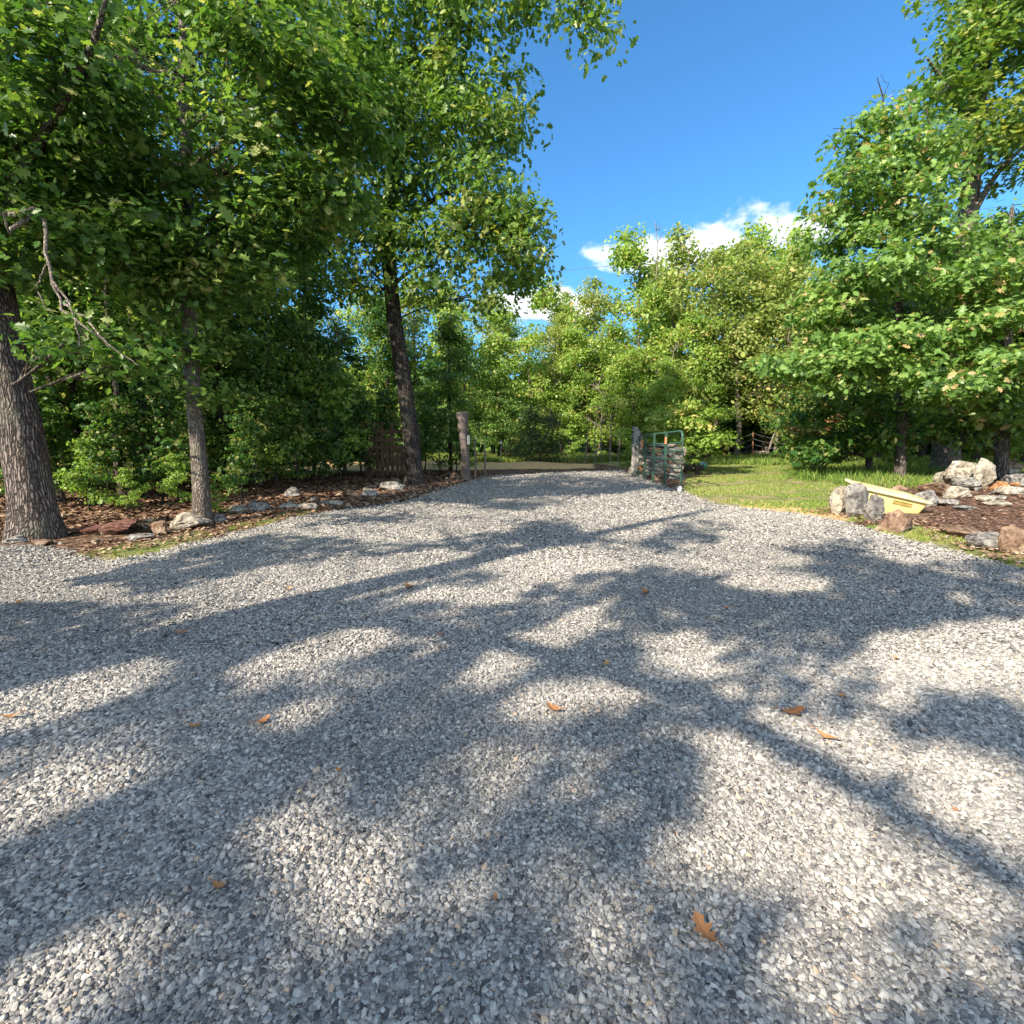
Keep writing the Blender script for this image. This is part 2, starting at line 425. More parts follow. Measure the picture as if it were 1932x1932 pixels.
# ---------------------------------------------------------------- sun patches on the gravel: gaps in the canopies
LIT = [
 [(1290,1345),(1400,1340),(1560,1360),(1700,1390),(1932,1440),(1990,1640),(1860,1570),(1700,1490),(1560,1420),(1420,1362)],
 [(1285,1375),(1370,1375),(1500,1450),(1640,1535),(1800,1640),(1932,1740),(1990,1932),(1900,1900),(1850,1820),(1780,1740),(1700,1720),(1600,1720),(1480,1700),(1330,1680),(1240,1620),(1340,1540),(1350,1500),(1330,1440)],
 [(1210,1220),(1310,1195),(1400,1235),(1395,1290),(1290,1285),(1220,1260)],
 [(860,1290),(930,1225),(1080,1165),(1180,1120),(1150,1190),(1040,1260),(940,1310)],
 [(940,1350),(1000,1295),(1280,1295),(1230,1335),(1000,1375)],
 [(1640,1200),(1990,1160),(1990,1350),(1760,1310),(1630,1260)],
 [(1340,1105),(1450,1080),(1580,1095),(1570,1125),(1400,1120)],
 [(500,1550),(620,1515),(720,1580),(820,1610),(840,1760),(720,1790),(660,1730),(530,1660)],
 [(-60,1500),(200,1440),(330,1425),(310,1480),(100,1590),(-60,1610)],
 [(-60,1320),(180,1270),(360,1235),(350,1295),(150,1370),(-60,1440)],
 [(220,1220),(400,1150),(560,1125),(450,1190),(330,1225)],
 [(420,1285),(600,1210),(760,1175),(730,1230),(560,1285)],
 [(520,1350),(640,1315),(660,1360),(560,1400)],
 [(-60,1900),(200,1760),(360,1690),(440,1740),(330,1840),(150,1960),(-60,1990)],
 [(290,1135),(560,1065),(610,1080),(400,1145)],
 [(-60,1100),(200,1065),(300,1060),(120,1112),(-60,1140)],
 [(640,1000),(900,982),(1000,1000),(820,1028),(650,1025)],
 [(920,1035),(1080,1030),(1040,1048)],
 [(1080,955),(1240,920),(1270,990),(1200,1035),(1100,1010)],
 [(560,978),(780,948),(900,958),(760,975),(600,992)],
 [(900,884),(1230,878),(1250,915),(1100,925),(950,920)],
 [(200,1050),(400,1000),(620,955),(640,975),(450,1020),(300,1055)],
 [(1300,900),(1560,880),(1600,960),(1400,960),(1290,930)],
 [(1560,930),(1800,930),(1800,1010),(1600,1000)],
 [(480,893),(870,893),(870,914),(480,918)],
 [(1780,860),(1990,860),(1990,940),(1800,930)],
]
def in_poly(px, py, poly):
    inside = np.zeros(len(px), bool)
    n = len(poly); j = n - 1
    for i in range(n):
        xi, yi = poly[i]; xj, yj = poly[j]
        c = ((yi > py) != (yj > py)) & (px < (xj - xi) * (py - yi) / (yj - yi + 1e-9) + xi)
        inside ^= c; j = i
    return inside
def shadow_px(p):
    t = (p[:, 2] - SLOPE * p[:, 1]) / (L[2] - SLOPE * L[1])
    q = p - L[None] * t[:, None]
    px, py = project(q)
    return np.where(q[:, 1] > .3, px, -9999), py, q
def lit_mask(p, rgen, dap=1.0):
    px, py, q = shadow_px(p)
    m = np.zeros(len(p), bool)
    for poly in LIT: m |= in_poly(px, py, poly)
    qx, qy = q[:, 0], q[:, 1]
    qa = qx * .73 + qy * .69; qb = qx * .69 - qy * .73
    n_ = (qy > 4.2) & (qy < 18.5) & (wnoise(qa * .55, qb * 1.25, 2.0, 61) > .10)
    n_ |= (qy > .5) & (qy < 9) & (wnoise(qx, qy, 3.6, 62) > .85)
    m |= n_ & (rgen.uniform(size=len(p)) < dap)
    m |= (qy > 18.0) & (qy < 21.5) & (qx > -4) & (qx < 4.5)
    return m

# ---------------------------------------------------------------- leaves and trees
def tmpl(half):
    """outline from half profile (a along 0..1, b half width)"""
    h = np.array(half)
    up = h; dn = h[::-1] * np.array([1, -1])
    dn = [p for p in dn if abs(p[1]) > 1e-6]
    return np.concatenate([up, np.array(dn)]) if len(dn) else up
OAK = tmpl([(0, 0), (.22, .10), (.34, .30), (.46, .14), (.62, .36), (.72, .15), (.86, .22), (1, 0)])
OVAL = tmpl([(0, 0), (.3, .26), (.7, .24), (1, 0)])
RHOMB = tmpl([(0, 0), (.5, .33), (1, 0)])
NARROW = tmpl([(0, 0), (.4, .13), (1, 0)])
def leaves(mb, cen, size, tp, nrm, tint, rg, droop=.3, fold=.25):
    n = len(cen)
    nrm = nrm / (np.linalg.norm(nrm, axis=1)[:, None] + 1e-9)
    d = rg.normal(size=(n, 3)); d[:, 2] -= droop
    d -= nrm * (d * nrm).sum(1)[:, None]
    d /= np.linalg.norm(d, axis=1)[:, None] + 1e-9
    t = np.cross(nrm, d)
    k = len(tp)
    a = tp[:, 0][None, :, None]; b = tp[:, 1][None, :, None]
    zz = (np.abs(tp[:, 1]) * fold)[None, :, None]
    s = np.broadcast_to(size, (n,))[:, None, None]
    V = cen[:, None] + s * ((a - .5) * d[:, None] + b * t[:, None] + zz * nrm[:, None])
    fc = (np.arange(n) * k)[:, None] + np.arange(k)[None]
    mb.add(V.reshape(-1, 3), fc, tint)

def bez(p0, p1, p2, n):
    t = np.linspace(0, 1, n)[:, None]
    return (1 - t) ** 2 * p0 + 2 * t * (1 - t) * p1 + t ** 2 * p2

def B(px, py, d, rx, ry, rd, n):
    c = P(px, py, d)
    return (c, np.array([rx / F * d, rd, ry / F * d]), n)

def spline(pts, n):
    pts = np.asarray(pts, float)
    t = np.linspace(0, len(pts) - 1, n)
    i = np.clip(t.astype(int), 0, len(pts) - 2); f = (t - i)[:, None]
    p = lambda k: pts[np.clip(k, 0, len(pts) - 1)]
    p0, p1, p2, p3 = p(i - 1), p(i), p(i + 1), p(i + 2)
    return .5 * ((2 * p1) + (-p0 + p2) * f + (2 * p0 - 5 * p1 + 4 * p2 - p3) * f ** 2 + (-p0 + 3 * p1 - 3 * p2 + p3) * f ** 3)

def tree(name, label, base, stems, blobs, mat, bark, leaf=OAK, size=.13, per=55, spread=.34, seed=1, group=None, cat='tree',
         filt=True, flat=.5, droop=.3, upb=1.0, tmean=.5, parts=('trunk', 'branches', 'crown'), limb_r=.05, sides=14, flare=1.5, keep_lit=.08, dap=.4, twig=True, limbs=True):
    rg = np.random.default_rng(seed)
    root = empty(name, base)
    tag(root, label, cat, group)
    base = np.asarray(base, float)
    tk = MB(); allp = []
    for si, st in enumerate(stems):
        st = np.asarray(st, float)
        sp = spline(st, max(8, len(st) * 7))
        r = sp[:, 3].copy()
        if si == 0:
            zz = sp[:, 2] - sp[0, 2]
            r = r * (1 + (flare - 1) * .6 * np.exp(-np.maximum(zz, 0) / .22))
            sp[0, 2] -= .15
        tk.tube(sp[:, :3], np.maximum(r, .006), sides, wob=.035, seed=seed + si)
        allp.append(np.concatenate([sp[:, :3], r[:, None]], 1))
    allp = np.concatenate(allp)
    tk.build(parts[0], bark, root, smooth=True, origin=base)
    br = MB(); lf = MB()
    for (c, r, n) in blobs:
        dist = np.linalg.norm(allp[:, :3] - c, axis=1) + .35 * np.maximum(allp[:, 2] - c[2] + .3, 0)
        a = allp[np.argmin(dist)]
        p0 = a[:3]; mid = (p0 + c) / 2 + rg.normal(0, .12, 3) * np.linalg.norm(c - p0) ; mid[2] += .15 * np.linalg.norm(c - p0) * rg.uniform(-.4, 1)
        limb = bez(p0, mid, c, 9)
        ln = np.linalg.norm(c - p0)
        r0 = min(a[3] * .55, limb_r * (0.6 + .25 * ln)) * (.3 if n < 11 else 1)
        if limbs and ln > .15: br.tube(limb, np.linspace(r0, .012, 9), 7, cap=False)
        u = rg.normal(size=(n, 3)); u /= np.linalg.norm(u, axis=1)[:, None]
        rad = rg.uniform(0, 1, n) ** .42
        cc = c + u * rad[:, None] * r
        if filt:
            lm = lit_mask(cc, rg, dap); keep = ~lm | (rg.uniform(size=n) < keep_lit * 2)
            cc = cc[keep]; u = u[keep]; n = len(cc)
            if n == 0: continue
        if twig:
            for q in cc[::2 if n > 40 else 1]:
                k = rg.integers(3, 9); s0 = limb[k]
                m2 = (s0 + q) / 2 + rg.normal(0, .08, 3)
                br.tube(bez(s0, m2, q, 4), np.linspace(.013, .004, 4), 3, cap=False)
        mcount = np.maximum(3, rg.poisson(per, n))
        idx = np.repeat(np.arange(n), mcount)
        off = rg.normal(size=(len(idx), 3)); off *= np.minimum(1, 1.75 / (np.linalg.norm(off, axis=1) + 1e-6))[:, None]; off = off * np.array([1, 1, flat]) * spread * rg.uniform(.6, 1.25, n)[idx][:, None]
        cen = cc[idx] + off
        ct = rg.normal(0, .16, n)[idx]
        tint = np.clip(tmean + ct + rg.normal(0, .2, len(idx)), 0, .999)
        nrm = rg.normal(size=(len(idx), 3)) * .55 + np.array([0, 0, upb]) + u[idx] * .5 + off / (spread + 1e-6) * .2
        if filt:
            lm = lit_mask(cen, rg, dap); keep = ~lm | (rg.uniform(size=len(cen)) < keep_lit)
            cen, nrm, tint = cen[keep], nrm[keep], tint[keep]
        leaves(lf, cen, size * np.exp(rg.normal(-.08, .3, len(cen))), leaf, nrm, tint, rg, droop)
    if br.v: br.build(parts[1], bark, root, smooth=True, origin=base)
    if lf.v: lf.build(parts[2], mat, root, tint=True, origin=base)
    return root

def pt(px, py, d, r):
    q = P(px, py, d); return (q[0], q[1], q[2], r)

# ---------------------------------------------------------------- ground
GRAVEL_PX = [(-60,1030),(0,1031),(75,1036),(110,1048),(190,1062),(300,1043),(400,1020),(480,1000),(560,977),(650,961),(760,948),(830,925),(900,903),(950,896),(1060,892),(1170,888),(1195,895),(1290,930),(1330,946),(1400,958),(1500,970),(1600,990),(1700,1015),(1800,1045),(1932,1082)]
GP = [tuple(G(a, b)[:2]) for a, b in GRAVEL_PX]
GP = [(-16, 6.2), (-11, 6.4)] + GP + [(9, 3.6), (13, 1.5), (14, -14), (-16, -14)]
GP = np.array(GP)
def sdist(x, y, poly):
    poly = np.asarray(poly); p = np.stack([x.ravel(), y.ravel()], 1)
    d = np.full(len(p), 1e9)
    for i in range(len(poly)):
        a = poly[i]; b = poly[(i + 1) % len(poly)]
        ab = b - a; t = np.clip(((p - a) @ ab) / (ab @ ab + 1e-12), 0, 1)
        d = np.minimum(d, np.linalg.norm(p - a - t[:, None] * ab, axis=1))
    ins = in_poly(p[:, 0], p[:, 1], [tuple(q) for q in poly])
    return np.where(ins, d, -d).reshape(x.shape)
def wnoise(x, y, s, seed):
    r = np.random.default_rng(seed); z = 0
    for k in range(6):
        a = r.uniform(0, 6.28); f = s * (1.7 ** k); ph = r.uniform(0, 6.28)
        z = z + np.sin((x * math.cos(a) + y * math.sin(a)) * f + ph) / (1.4 ** k)
    return z / 2.5

def gp(pxs): return [tuple(G(a, b)[:2]) for a, b in pxs]
Z_GRASS = [gp([(1288,932),(1330,948),(1420,962),(1520,972),(1585,985),(1590,950),(1560,925),(1700,905),(1850,900),(1850,880),(1600,880),(1300,880)]),
           gp([(190,1065),(300,1046),(420,1018),(380,1005),(270,1025),(150,1045)]),
           gp([(420,1005),(520,990),(600,968),(560,962),(450,990)]),
           gp([(1640,1005),(1800,1048),(1990,1100),(1990,1060),(1800,1015),(1690,985)]),
           [(4, 19.5), (12, 19.5), (18, 26), (6, 27), (3.2, 21)]]
Z_DIRT = [[(-40, 18.4), (-10, 18.0), (-2, 17.9), (3.0, 18.6), (3.2, 21), (0, 21.5), (-10, 21.8), (-40, 22.5)],
          [(14, 24), (30, 22), (40, 26), (20, 29)],
          gp([(1380,955),(1480,968),(1590,990),(1600,975),(1480,952)]),
          gp([(1480,868),(1540,868),(1540,862),(1480,862)]),
          gp([(1330,866),(1420,868),(1420,864),(1340,862)])]
Z_MULCH = [gp([(1750,1000),(1830,1020),(1990,1050),(1990,925),(1850,930),(1760,950)]),
           gp([(1290,905),(1345,903),(1345,893),(1290,893)])]
def zone(polys, x, y, soft=.35):
    z = np.zeros(x.shape)
    for p in polys: z = np.maximum(z, np.clip(.5 + sdist(x, y, p) / soft / 2, 0, 1))
    return z
def ground_z(x, y):
    d = -sdist(x, y, GP)                         # distance outside the gravel
    n = wnoise(x, y, .8, 3) * .05 * np.clip(d / 1.5, 0, 1)
    bank = .16 * np.exp(-((y - 19.6) / .9) ** 2) * np.clip((4.2 - x) / 1.0, 0, 1) * (1 + .3 * np.sin(x * 1.7))
    return H(x, y) + n + bank + .008 * wnoise(x, y, 5, 4) - .03 * (d < 0)

xs = np.concatenate([np.linspace(-900, -40, 12), np.linspace(-36, -15, 14), np.arange(-14.8, 16.01, .12), np.linspace(18, 36, 12), np.linspace(40, 900, 12)])
ys = np.concatenate([np.linspace(-900, -20, 10), np.linspace(-18, 0, 14), np.arange(.2, 24, .12), np.linspace(25, 50, 20), np.linspace(60, 900, 12)])
X, Y = np.meshgrid(xs, ys)
Zg = ground_z(X, Y)
mb = MB()
nx, ny = len(xs), len(ys)
i = (np.arange(ny - 1)[:, None] * nx + np.arange(nx - 1)[None]).ravel()
mb.add(np.stack([X, Y, Zg], -1).reshape(-1, 3), np.stack([i, i + 1, i + nx + 1, i + nx], 1))
g = mb.build('ground', M['ground'], smooth=True); tag(g, 'leaf-strewn woodland floor with patches of grass and orange soil', kind='structure')
ca = g.data.color_attributes.new('zone', 'FLOAT_COLOR', 'POINT')
zc = np.stack([zone(Z_GRASS, X, Y), zone(Z_DIRT, X, Y, .25), zone(Z_MULCH, X, Y), np.ones(X.shape)], -1)
ca.data.foreach_set('color', zc.astype(np.float32).ravel())

# gravel drive sheet
def edge_warp(x, y): return .10 * wnoise(x, y, 2.3, 9) + .05 * wnoise(x, y, 9, 10)
def drive_z(x, y, d=None):
    if d is None: d = sdist(x, y, GP)
    return H(x, y) + .012 + .035 * np.clip(d / .8, 0, 1) + .012 * wnoise(x, y, 1.3, 12) * np.clip(d / .5, 0, 1)
gx = np.arange(-13, 12, .07); gy = np.arange(-3, 19.2, .07)
X, Y = np.meshgrid(gx, gy)
D = sdist(X, Y, GP) + edge_warp(X, Y)
Zd = drive_z(X, Y, D)
nx, ny = len(gx), len(gy)
i = (np.arange(ny - 1)[:, None] * nx + np.arange(nx - 1)[None])
ok = (D[:-1, :-1] > 0) & (D[1:, :-1] > 0) & (D[:-1, 1:] > 0) & (D[1:, 1:] > 0)
i = i[ok]
fc = np.stack([i, i + 1, i + nx + 1, i + nx], 1)
used, inv = np.unique(fc, return_inverse=True)
mb = MB(); mb.add(np.stack([X, Y, Zd], -1).reshape(-1, 3)[used], inv.reshape(-1, 4))
tag(mb.build('gravel_drive', M['gravelbed'], smooth=True), 'pale grey crushed-stone driveway leading up to the open gate', kind='structure')

# loose gravel stones
ICO = []
def ico():
    t = (1 + 5 ** .5) / 2
    v = np.array([(-1, t, 0), (1, t, 0), (-1, -t, 0), (1, -t, 0), (0, -1, t), (0, 1, t), (0, -1, -t), (0, 1, -t), (t, 0, -1), (t, 0, 1), (-t, 0, -1), (-t, 0, 1)]) / math.sqrt(1 + t * t)
    f = np.array([(0,11,5),(0,5,1),(0,1,7),(0,7,10),(0,10,11),(1,5,9),(5,11,4),(11,10,2),(10,7,6),(7,1,8),(3,9,4),(3,4,2),(3,2,6),(3,6,8),(3,8,9),(4,9,5),(2,4,11),(6,2,10),(8,6,7),(9,8,1)])
    return v, f
IV, IF = ico()
OV = np.array([(1, 0, 0), (0, 1, 0), (-1, 0, 0), (0, -1, 0), (0, 0, 1.), (0, 0, -1)])
OF = np.array([(0, 1, 4), (1, 2, 4), (2, 3, 4), (3, 0, 4)])
def stones(mb, x, y, z, size, V0, F0, rg, tint):
    n = len(x); k = len(V0)
    V = V0[None] * rg.uniform(.62, 1.25, (n, k, 1))
    sc = np.stack([rg.uniform(.8, 1.45, n), rg.uniform(.6, 1.0, n), rg.uniform(.35, .62, n)], 1)
    V = V * (sc * size[:, None])[:, None]
    # random tilt then spin
    ax = rg.normal(0, .38, (n, 2)); a = rg.uniform(0, 6.28, n)
    x1 = V[..., 0]; y1 = V[..., 1]; z1 = V[..., 2]
    z2 = z1 + x1 * ax[:, :1] + y1 * ax[:, 1:]; x2 = x1 - z1 * ax[:, :1]; y2 = y1 - z1 * ax[:, 1:]
    ca_, sa = np.cos(a)[:, None], np.sin(a)[:, None]
    Vx = x2 * ca_ - y2 * sa + x[:, None]; Vy = x2 * sa + y2 * ca_ + y[:, None]; Vz = z2 + z[:, None]
    Fc = (np.arange(n) * k)[:, None, None] + F0[None]
    mb.add(np.stack([Vx, Vy, Vz], -1).reshape(-1, 3), Fc.reshape(-1, 3), np.repeat(tint, len(F0)))
mb = MB(); rg = np.random.default_rng(21)
def scatter(y0, y1, dens, size, V0, F0, sig=.35):
    halfw = lambda y: 1.08 * y + .45
    area = (halfw(y0) + halfw(y1)) * (y1 - y0)
    n = int(area * dens)
    y = rg.uniform(y0, y1, n * 2); x = rg.uniform(-1, 1, n * 2) * halfw(y1)
    k = np.abs(x) < halfw(y); x, y = x[k], y[k]
    d = sdist(x, y, GP) + edge_warp(x, y) + rg.normal(0, .08, len(x))
    k = (d > -.02); x, y, d = x[k], y[k], d[k]
    # raked ripples: fines between coarse bands
    s = size * np.exp(rg.normal(0, sig + .12, len(x))) * (1 + .30 * wnoise(x, y, 1.5, 31))
    s = np.minimum(s, size * 2.3)
    t = np.clip(rg.beta(2.4, 2.0, len(x)) * .97 + .07 * wnoise(x, y, 1.1, 32), 0, .97)
    t = np.where(rg.uniform(size=len(x)) < .012, 1.0, t)
    stones(mb, x, y, drive_z(x, y, d) + s * rg.uniform(-.1, .5, len(x)), s, V0, F0, rg, t)
scatter(.95, 1.9, 19000, .0058, IV, IF)
scatter(1.9, 3.2, 13000, .0062, IV, IF)
scatter(3.2, 5.5, 6500, .0075, OV, OF)
scatter(5.5, 9.0, 2400, .0098, OV, OF)
scatter(9.0, 18.6, 420, .0130, OV, OF)
tag(mb.build('gravel', M['stones'], tint=True), 'loose grey and off-white crushed gravel covering the drive', 'gravel', kind='stuff')

# ---------------------------------------------------------------- litter, mulch, grass
def scatter_poly(polys, n, rg, bb=None):
    out_ = []
    for poly in polys:
        poly = np.array(poly); lo, hi = poly.min(0), poly.max(0)
        x = rg.uniform(lo[0], hi[0], n); y = rg.uniform(lo[1], hi[1], n)
        k = in_poly(x, y, [tuple(q) for q in poly]); out_.append(np.stack([x[k], y[k]], 1))
    return np.concatenate(out_)
rg = np.random.default_rng(5)
def lay(name, label, cat, pts, tp, size, mat, lift=.01, up=2.2, tm=.5, ts=.25):
    mb = MB(); z = ground_z(pts[:, 0], pts[:, 1]) + lift + rg.uniform(0, .02, len(pts))
    cen = np.concatenate([pts, z[:, None]], 1)
    nrm = rg.normal(size=(len(pts), 3)) * .5 + np.array([0, 0, up])
    leaves(mb, cen, size * rg.uniform(.6, 1.3, len(pts)), tp, nrm, np.clip(rg.normal(tm, ts, len(pts)), 0, 1), rg, 0, .5)
    return tag(mb.build(name, mat, tint=True), label, cat, kind='stuff')
LITPOLY = [[(-14, 6.8), (-7, 6.7), (-3, 8.8), (-1.3, 12.3), (-1.0, 17), (-14, 17)]]
p = scatter_poly(LITPOLY, 34000, rg)
p = p[sdist(p[:, 0], p[:, 1], GP) < .02 + .0]
lay('leaf_litter', 'brown fallen oak leaves covering the floor of the woods left of the drive', 'leaf litter', p, OVAL, .12, M['litter'])
p = scatter_poly([gp([(1500,965),(1700,1000),(1990,1100),(1990,1060),(1750,985),(1600,960)])], 1500, rg)
q = scatter_poly([gp([(150,1058),(420,1015),(620,965),(760,945),(900,903),(880,900),(700,930),(500,965),(330,1000),(150,1030)])], 11000, rg)
p = np.concatenate([p, q]); p = p[sdist(p[:, 0], p[:, 1], GP) < .1]
lay('dry_leaf_scatter', 'dry tan leaves scattered along both edges of the gravel', 'leaf litter', p, OVAL, .07, M['litter'], tm=.7, lift=.02)
p = scatter_poly([Z_MULCH[0]], 16000, rg); p = p[sdist(p[:, 0], p[:, 1], GP) < 0]
lay('mulch', 'brown bark mulch strewn beside the yellow tub and stones', 'mulch', p, NARROW, .085, M['mulch'], lift=.01)

def grass(name, label, polys, n, hgt, wid, tm=.5, clump=None, gap=0):
    mb = MB(); p = scatter_poly(polys, n, rg)
    if gap: p = p[wnoise(p[:, 0], p[:, 1], 2.5, 77) > gap]
    p = p[sdist(p[:, 0], p[:, 1], GP) + edge_warp(p[:, 0], p[:, 1]) < .02]
    n = len(p); z = ground_z(p[:, 0], p[:, 1]) - .005
    a = rg.uniform(0, 6.28, n); h = hgt * rg.uniform(.5, 1.3, n) * (1 + .3 * wnoise(p[:, 0], p[:, 1], 1.8, 50)); wd = wid * rg.uniform(.7, 1.3, n)
    dx, dy = np.cos(a), np.sin(a); lean = rg.uniform(.1, .75, n) * h; b = a + rg.normal(0, 1.2, n)
    lx, ly = np.cos(b) * lean, np.sin(b) * lean
    def q(k, s): return np.stack([p[:, 0] + lx * k ** 2 + dx * wd * s, p[:, 1] + ly * k ** 2 + dy * wd * s, z + h * (k - .25 * k ** 2 * lean / h)], 1)
    V = np.stack([q(0, -.5), q(0, .5), q(.55, .4), q(1, 0), q(.55, -.4)], 1)
    fc = (np.arange(n) * 5)[:, None] + np.arange(5)[None]
    mb.add(V.reshape(-1, 3), fc, np.clip(rg.normal(tm, .2, n) + .15 * wnoise(p[:, 0], p[:, 1], 1.2, 51), 0, 1))
    return tag(mb.build(name, M['grass'], tint=True), label, 'grass', kind='stuff')
grass('lawn_grass', 'short sunlit green grass behind and right of the open gate', [gp([(1288,930),(1400,956),(1580,975),(1570,925),(1640,905),(1620,880),(1300,880)]), [(4, 19), (11, 19), (14, 25), (5, 25)]], 100000, .05, .017, .72, gap=-.15)
grass('tall_grass', 'tall uncut grass in the shade beneath the right hand oaks', [gp([(1480,905),(1700,930),(1800,915),(1932,905),(1932,880),(1500,878)])], 26000, .25, .018, .5, gap=-.3)
grass('verge_grass', 'thin patchy grass along the edges of the gravel', [Z_GRASS[1], Z_GRASS[2], Z_GRASS[3], gp([(1560,955),(1700,995),(1760,1010),(1700,1015),(1560,975)])], 9000, .05, .010, .80, gap=-.05)
grass('field_grass', 'weedy yellow green grass around the far stones and fence', [gp([(1340,878),(1900,878),(1900,866),(1340,866)]), [(-4, 21.5), (4, 21.5), (6, 24), (-4, 24)]], 30000, .28, .035, .6, gap=-.2)

# ---------------------------------------------------------------- rocks
def rock(name, label, loc, size, mat, seed, rz=0, group=None, cat='stone', tilt=(0, 0), cuts=9, sub=4, parent=None, sink=.12, mesh_noise=.05, taper=0):
    import bmesh
    rg = np.random.default_rng(seed)
    sub = sub - 1
    bm = bmesh.new()
    u_ = rg.normal(size=(14 if sub > 2 else 10, 3)); u_ /= (np.abs(u_) ** 3.2).sum(1)[:, None] ** (1 / 3.2)
    for q in u_: bm.verts.new(q)
    r_ = bmesh.ops.convex_hull(bm, input=bm.verts)
    dead = [e for e in r_['geom_interior'] + r_['geom_unused'] if isinstance(e, bmesh.types.BMVert)]
    bmesh.ops.delete(bm, geom=list(set(dead)), context='VERTS')
    amp = .075
    for it in range(sub):
        before = set(bm.verts)
        bmesh.ops.subdivide_edges(bm, edges=bm.edges[:], cuts=1, use_grid_fill=True)
        bmesh.ops.triangulate(bm, faces=[f for f in bm.faces if len(f.verts) > 3])
        bm.normal_update()
        for q in bm.verts:
            if q not in before: q.co += q.normal * float(rg.normal(.25, 1)) * amp
        if it < 2: bmesh.ops.smooth_vert(bm, verts=bm.verts, factor=.22, use_axis_x=True, use_axis_y=True, use_axis_z=True)
        amp *= .47
    v = np.array([q.co[:] for q in bm.verts])
    lo, hi = v.min(0), v.max(0)
    v = (v - (lo + hi) / 2) / (hi - lo)
    k_ = 1 - taper * np.clip(v[:, 2] + .5, 0, 1); v[:, 0] *= k_; v[:, 1] *= k_
    v = v * np.array(size); v[:, 2] += size[2] * (.5 - sink)
    cx, sx = math.cos(tilt[0]), math.sin(tilt[0])
    for q, c in zip(bm.verts, v): q.co = c
    me = bpy.data.meshes.new(name); bm.to_mesh(me); bm.free()
    me.materials.append(mat)
    me.polygons.foreach_set('use_smooth', np.ones(len(me.polygons), dtype=bool))
    try: me.set_sharp_from_angle(angle=math.radians(28))
    except Exception: pass
    o = bpy.data.objects.new(name, me); COL.objects.link(o)
    if parent is not None:
        o.parent = parent; o.location = loc
    else:
        o.location = tuple(float(a) for a in loc)
        tag(o, label, cat, group)
    o.rotation_euler = (tilt[0], tilt[1], rz)
    return o
def rock_px(px, py, wpx, hpx, mat, seed, label, dd=None, cat='stone', rz=0, tilt=(0, 0), group=None, name='stone', depth=None, **kw):
    """px,py = bottom centre in the photograph"""
    g = G(px, py); d = g[1]
    wd = wpx / F * d; hg = hpx / F * d
    dp = dd if dd else wd * .7
    g[1] += dp * .4; g[2] = float(ground_z(np.array([g[0]]), np.array([g[1]]))[0])
    return rock(name, label, g, (wd, dp, hg * 1.05), mat, seed, rz, group, cat, tilt, **kw)

R = M
rock_px(1592, 972, 44, 58, R['rockpale'], 101, 'pale upright stone standing leftmost beside the yellow tub', name='boulder', cat='boulder', rz=.1)
rock_px(1622, 978, 46, 70, R['rockgrey'], 102, 'grey squarish boulder with a split side against the end of the yellow tub', name='boulder', cat='boulder', rz=-.1, cuts=7)
rock_px(1655, 986, 32, 56, R['rockgrey'], 104, 'rounded upright grey white stone in front of the yellow tub', name='boulder', cat='boulder', cuts=6)
rock_px(1716, 1010, 92, 50, R['rockbrown'], 107, 'brown wedge shaped boulder leaning in front of the yellow tub', name='boulder', cat='boulder', rz=.2, cuts=10, taper=.72)
rock_px(1703, 948, 40, 36, R['rockbrown'], 111, 'rounded brown stone just behind the yellow tub', dd=.3)
rock_px(1750, 955, 50, 36, R['rockgrey'], 112, 'grey rounded stone at the left foot of the stone heap')
rock_px(1838, 1018, 80, 24, R['rockbrown'], 113, 'low brown stone half buried right of the wedge shaped boulder')
rock_px(1880, 1040, 70, 36, R['rockgrey'], 114, 'dark grey flat sided block near the right edge of the frame')
rock_px(1925, 1048, 56, 60, R['rockbrown'], 115, 'orange brown boulder cut off by the right edge of the frame', name='boulder', cat='boulder')
# heap of stones on the right
heap = [(1822, 922, 50, 38, 'rockpale', 'large rough topped pale stone crowning the stone heap', 3), (1795, 918, 42, 30, 'rockpale', 'square white stone left in the stone heap', 0),
        (1778, 935, 60, 26, 'rockbrown', 'dark red brown stone low on the left of the heap', 0), (1862, 925, 34, 56, 'rockpale', 'tall narrow pale slab propped on the right of the heap', 1),
        (1835, 925, 52, 20, 'rockgrey', 'flat grey stone in the middle of the heap', 1), (1815, 938, 46, 24, 'rockpale', 'flat white stone at the front of the heap', 0),
        (1790, 952, 60, 14, 'rockgrey', 'thin grey slab lying at the foot of the heap', 0), (1880, 905, 44, 24, 'rockorange', 'orange tinted slab behind the tall narrow slab', 1),
        (1905, 900, 40, 22, 'rockpale', 'pale slab stacked near the right edge', 1), (1925, 915, 40, 24, 'rockgrey', 'grey stone piled at the far right edge', 0),
        (1890, 925, 34, 18, 'rockorange', 'small bright orange stone right of the heap', 0), (1915, 935, 46, 16, 'rockpale', 'low pale slab under the grey piled stone', 0),
        (1870, 945, 46, 12, 'rockpale', 'flat pale stone on the mulch in front of the tall slab', 0), (1900, 955, 56, 12, 'rockpale', 'long thin whitish slab lying in the mulch', 0),
        (1915, 893, 34, 18, 'rockbrown', 'brown rounded stone topmost at the right edge', 2), (1835, 960, 50, 10, 'rockgrey', 'small flat grey stone lying alone in the mulch', 0)]
for k, (px, py, wp, hp, mt, lb, lv) in enumerate(heap):
    o = rock_px(px, py + 3, wp, hp, R[mt], 130 + k, lb, rz=random.uniform(-.3, .3), cuts=12, sink=.05)
    if lv: o.location.z += (.20 if k == 0 else .06 * lv)
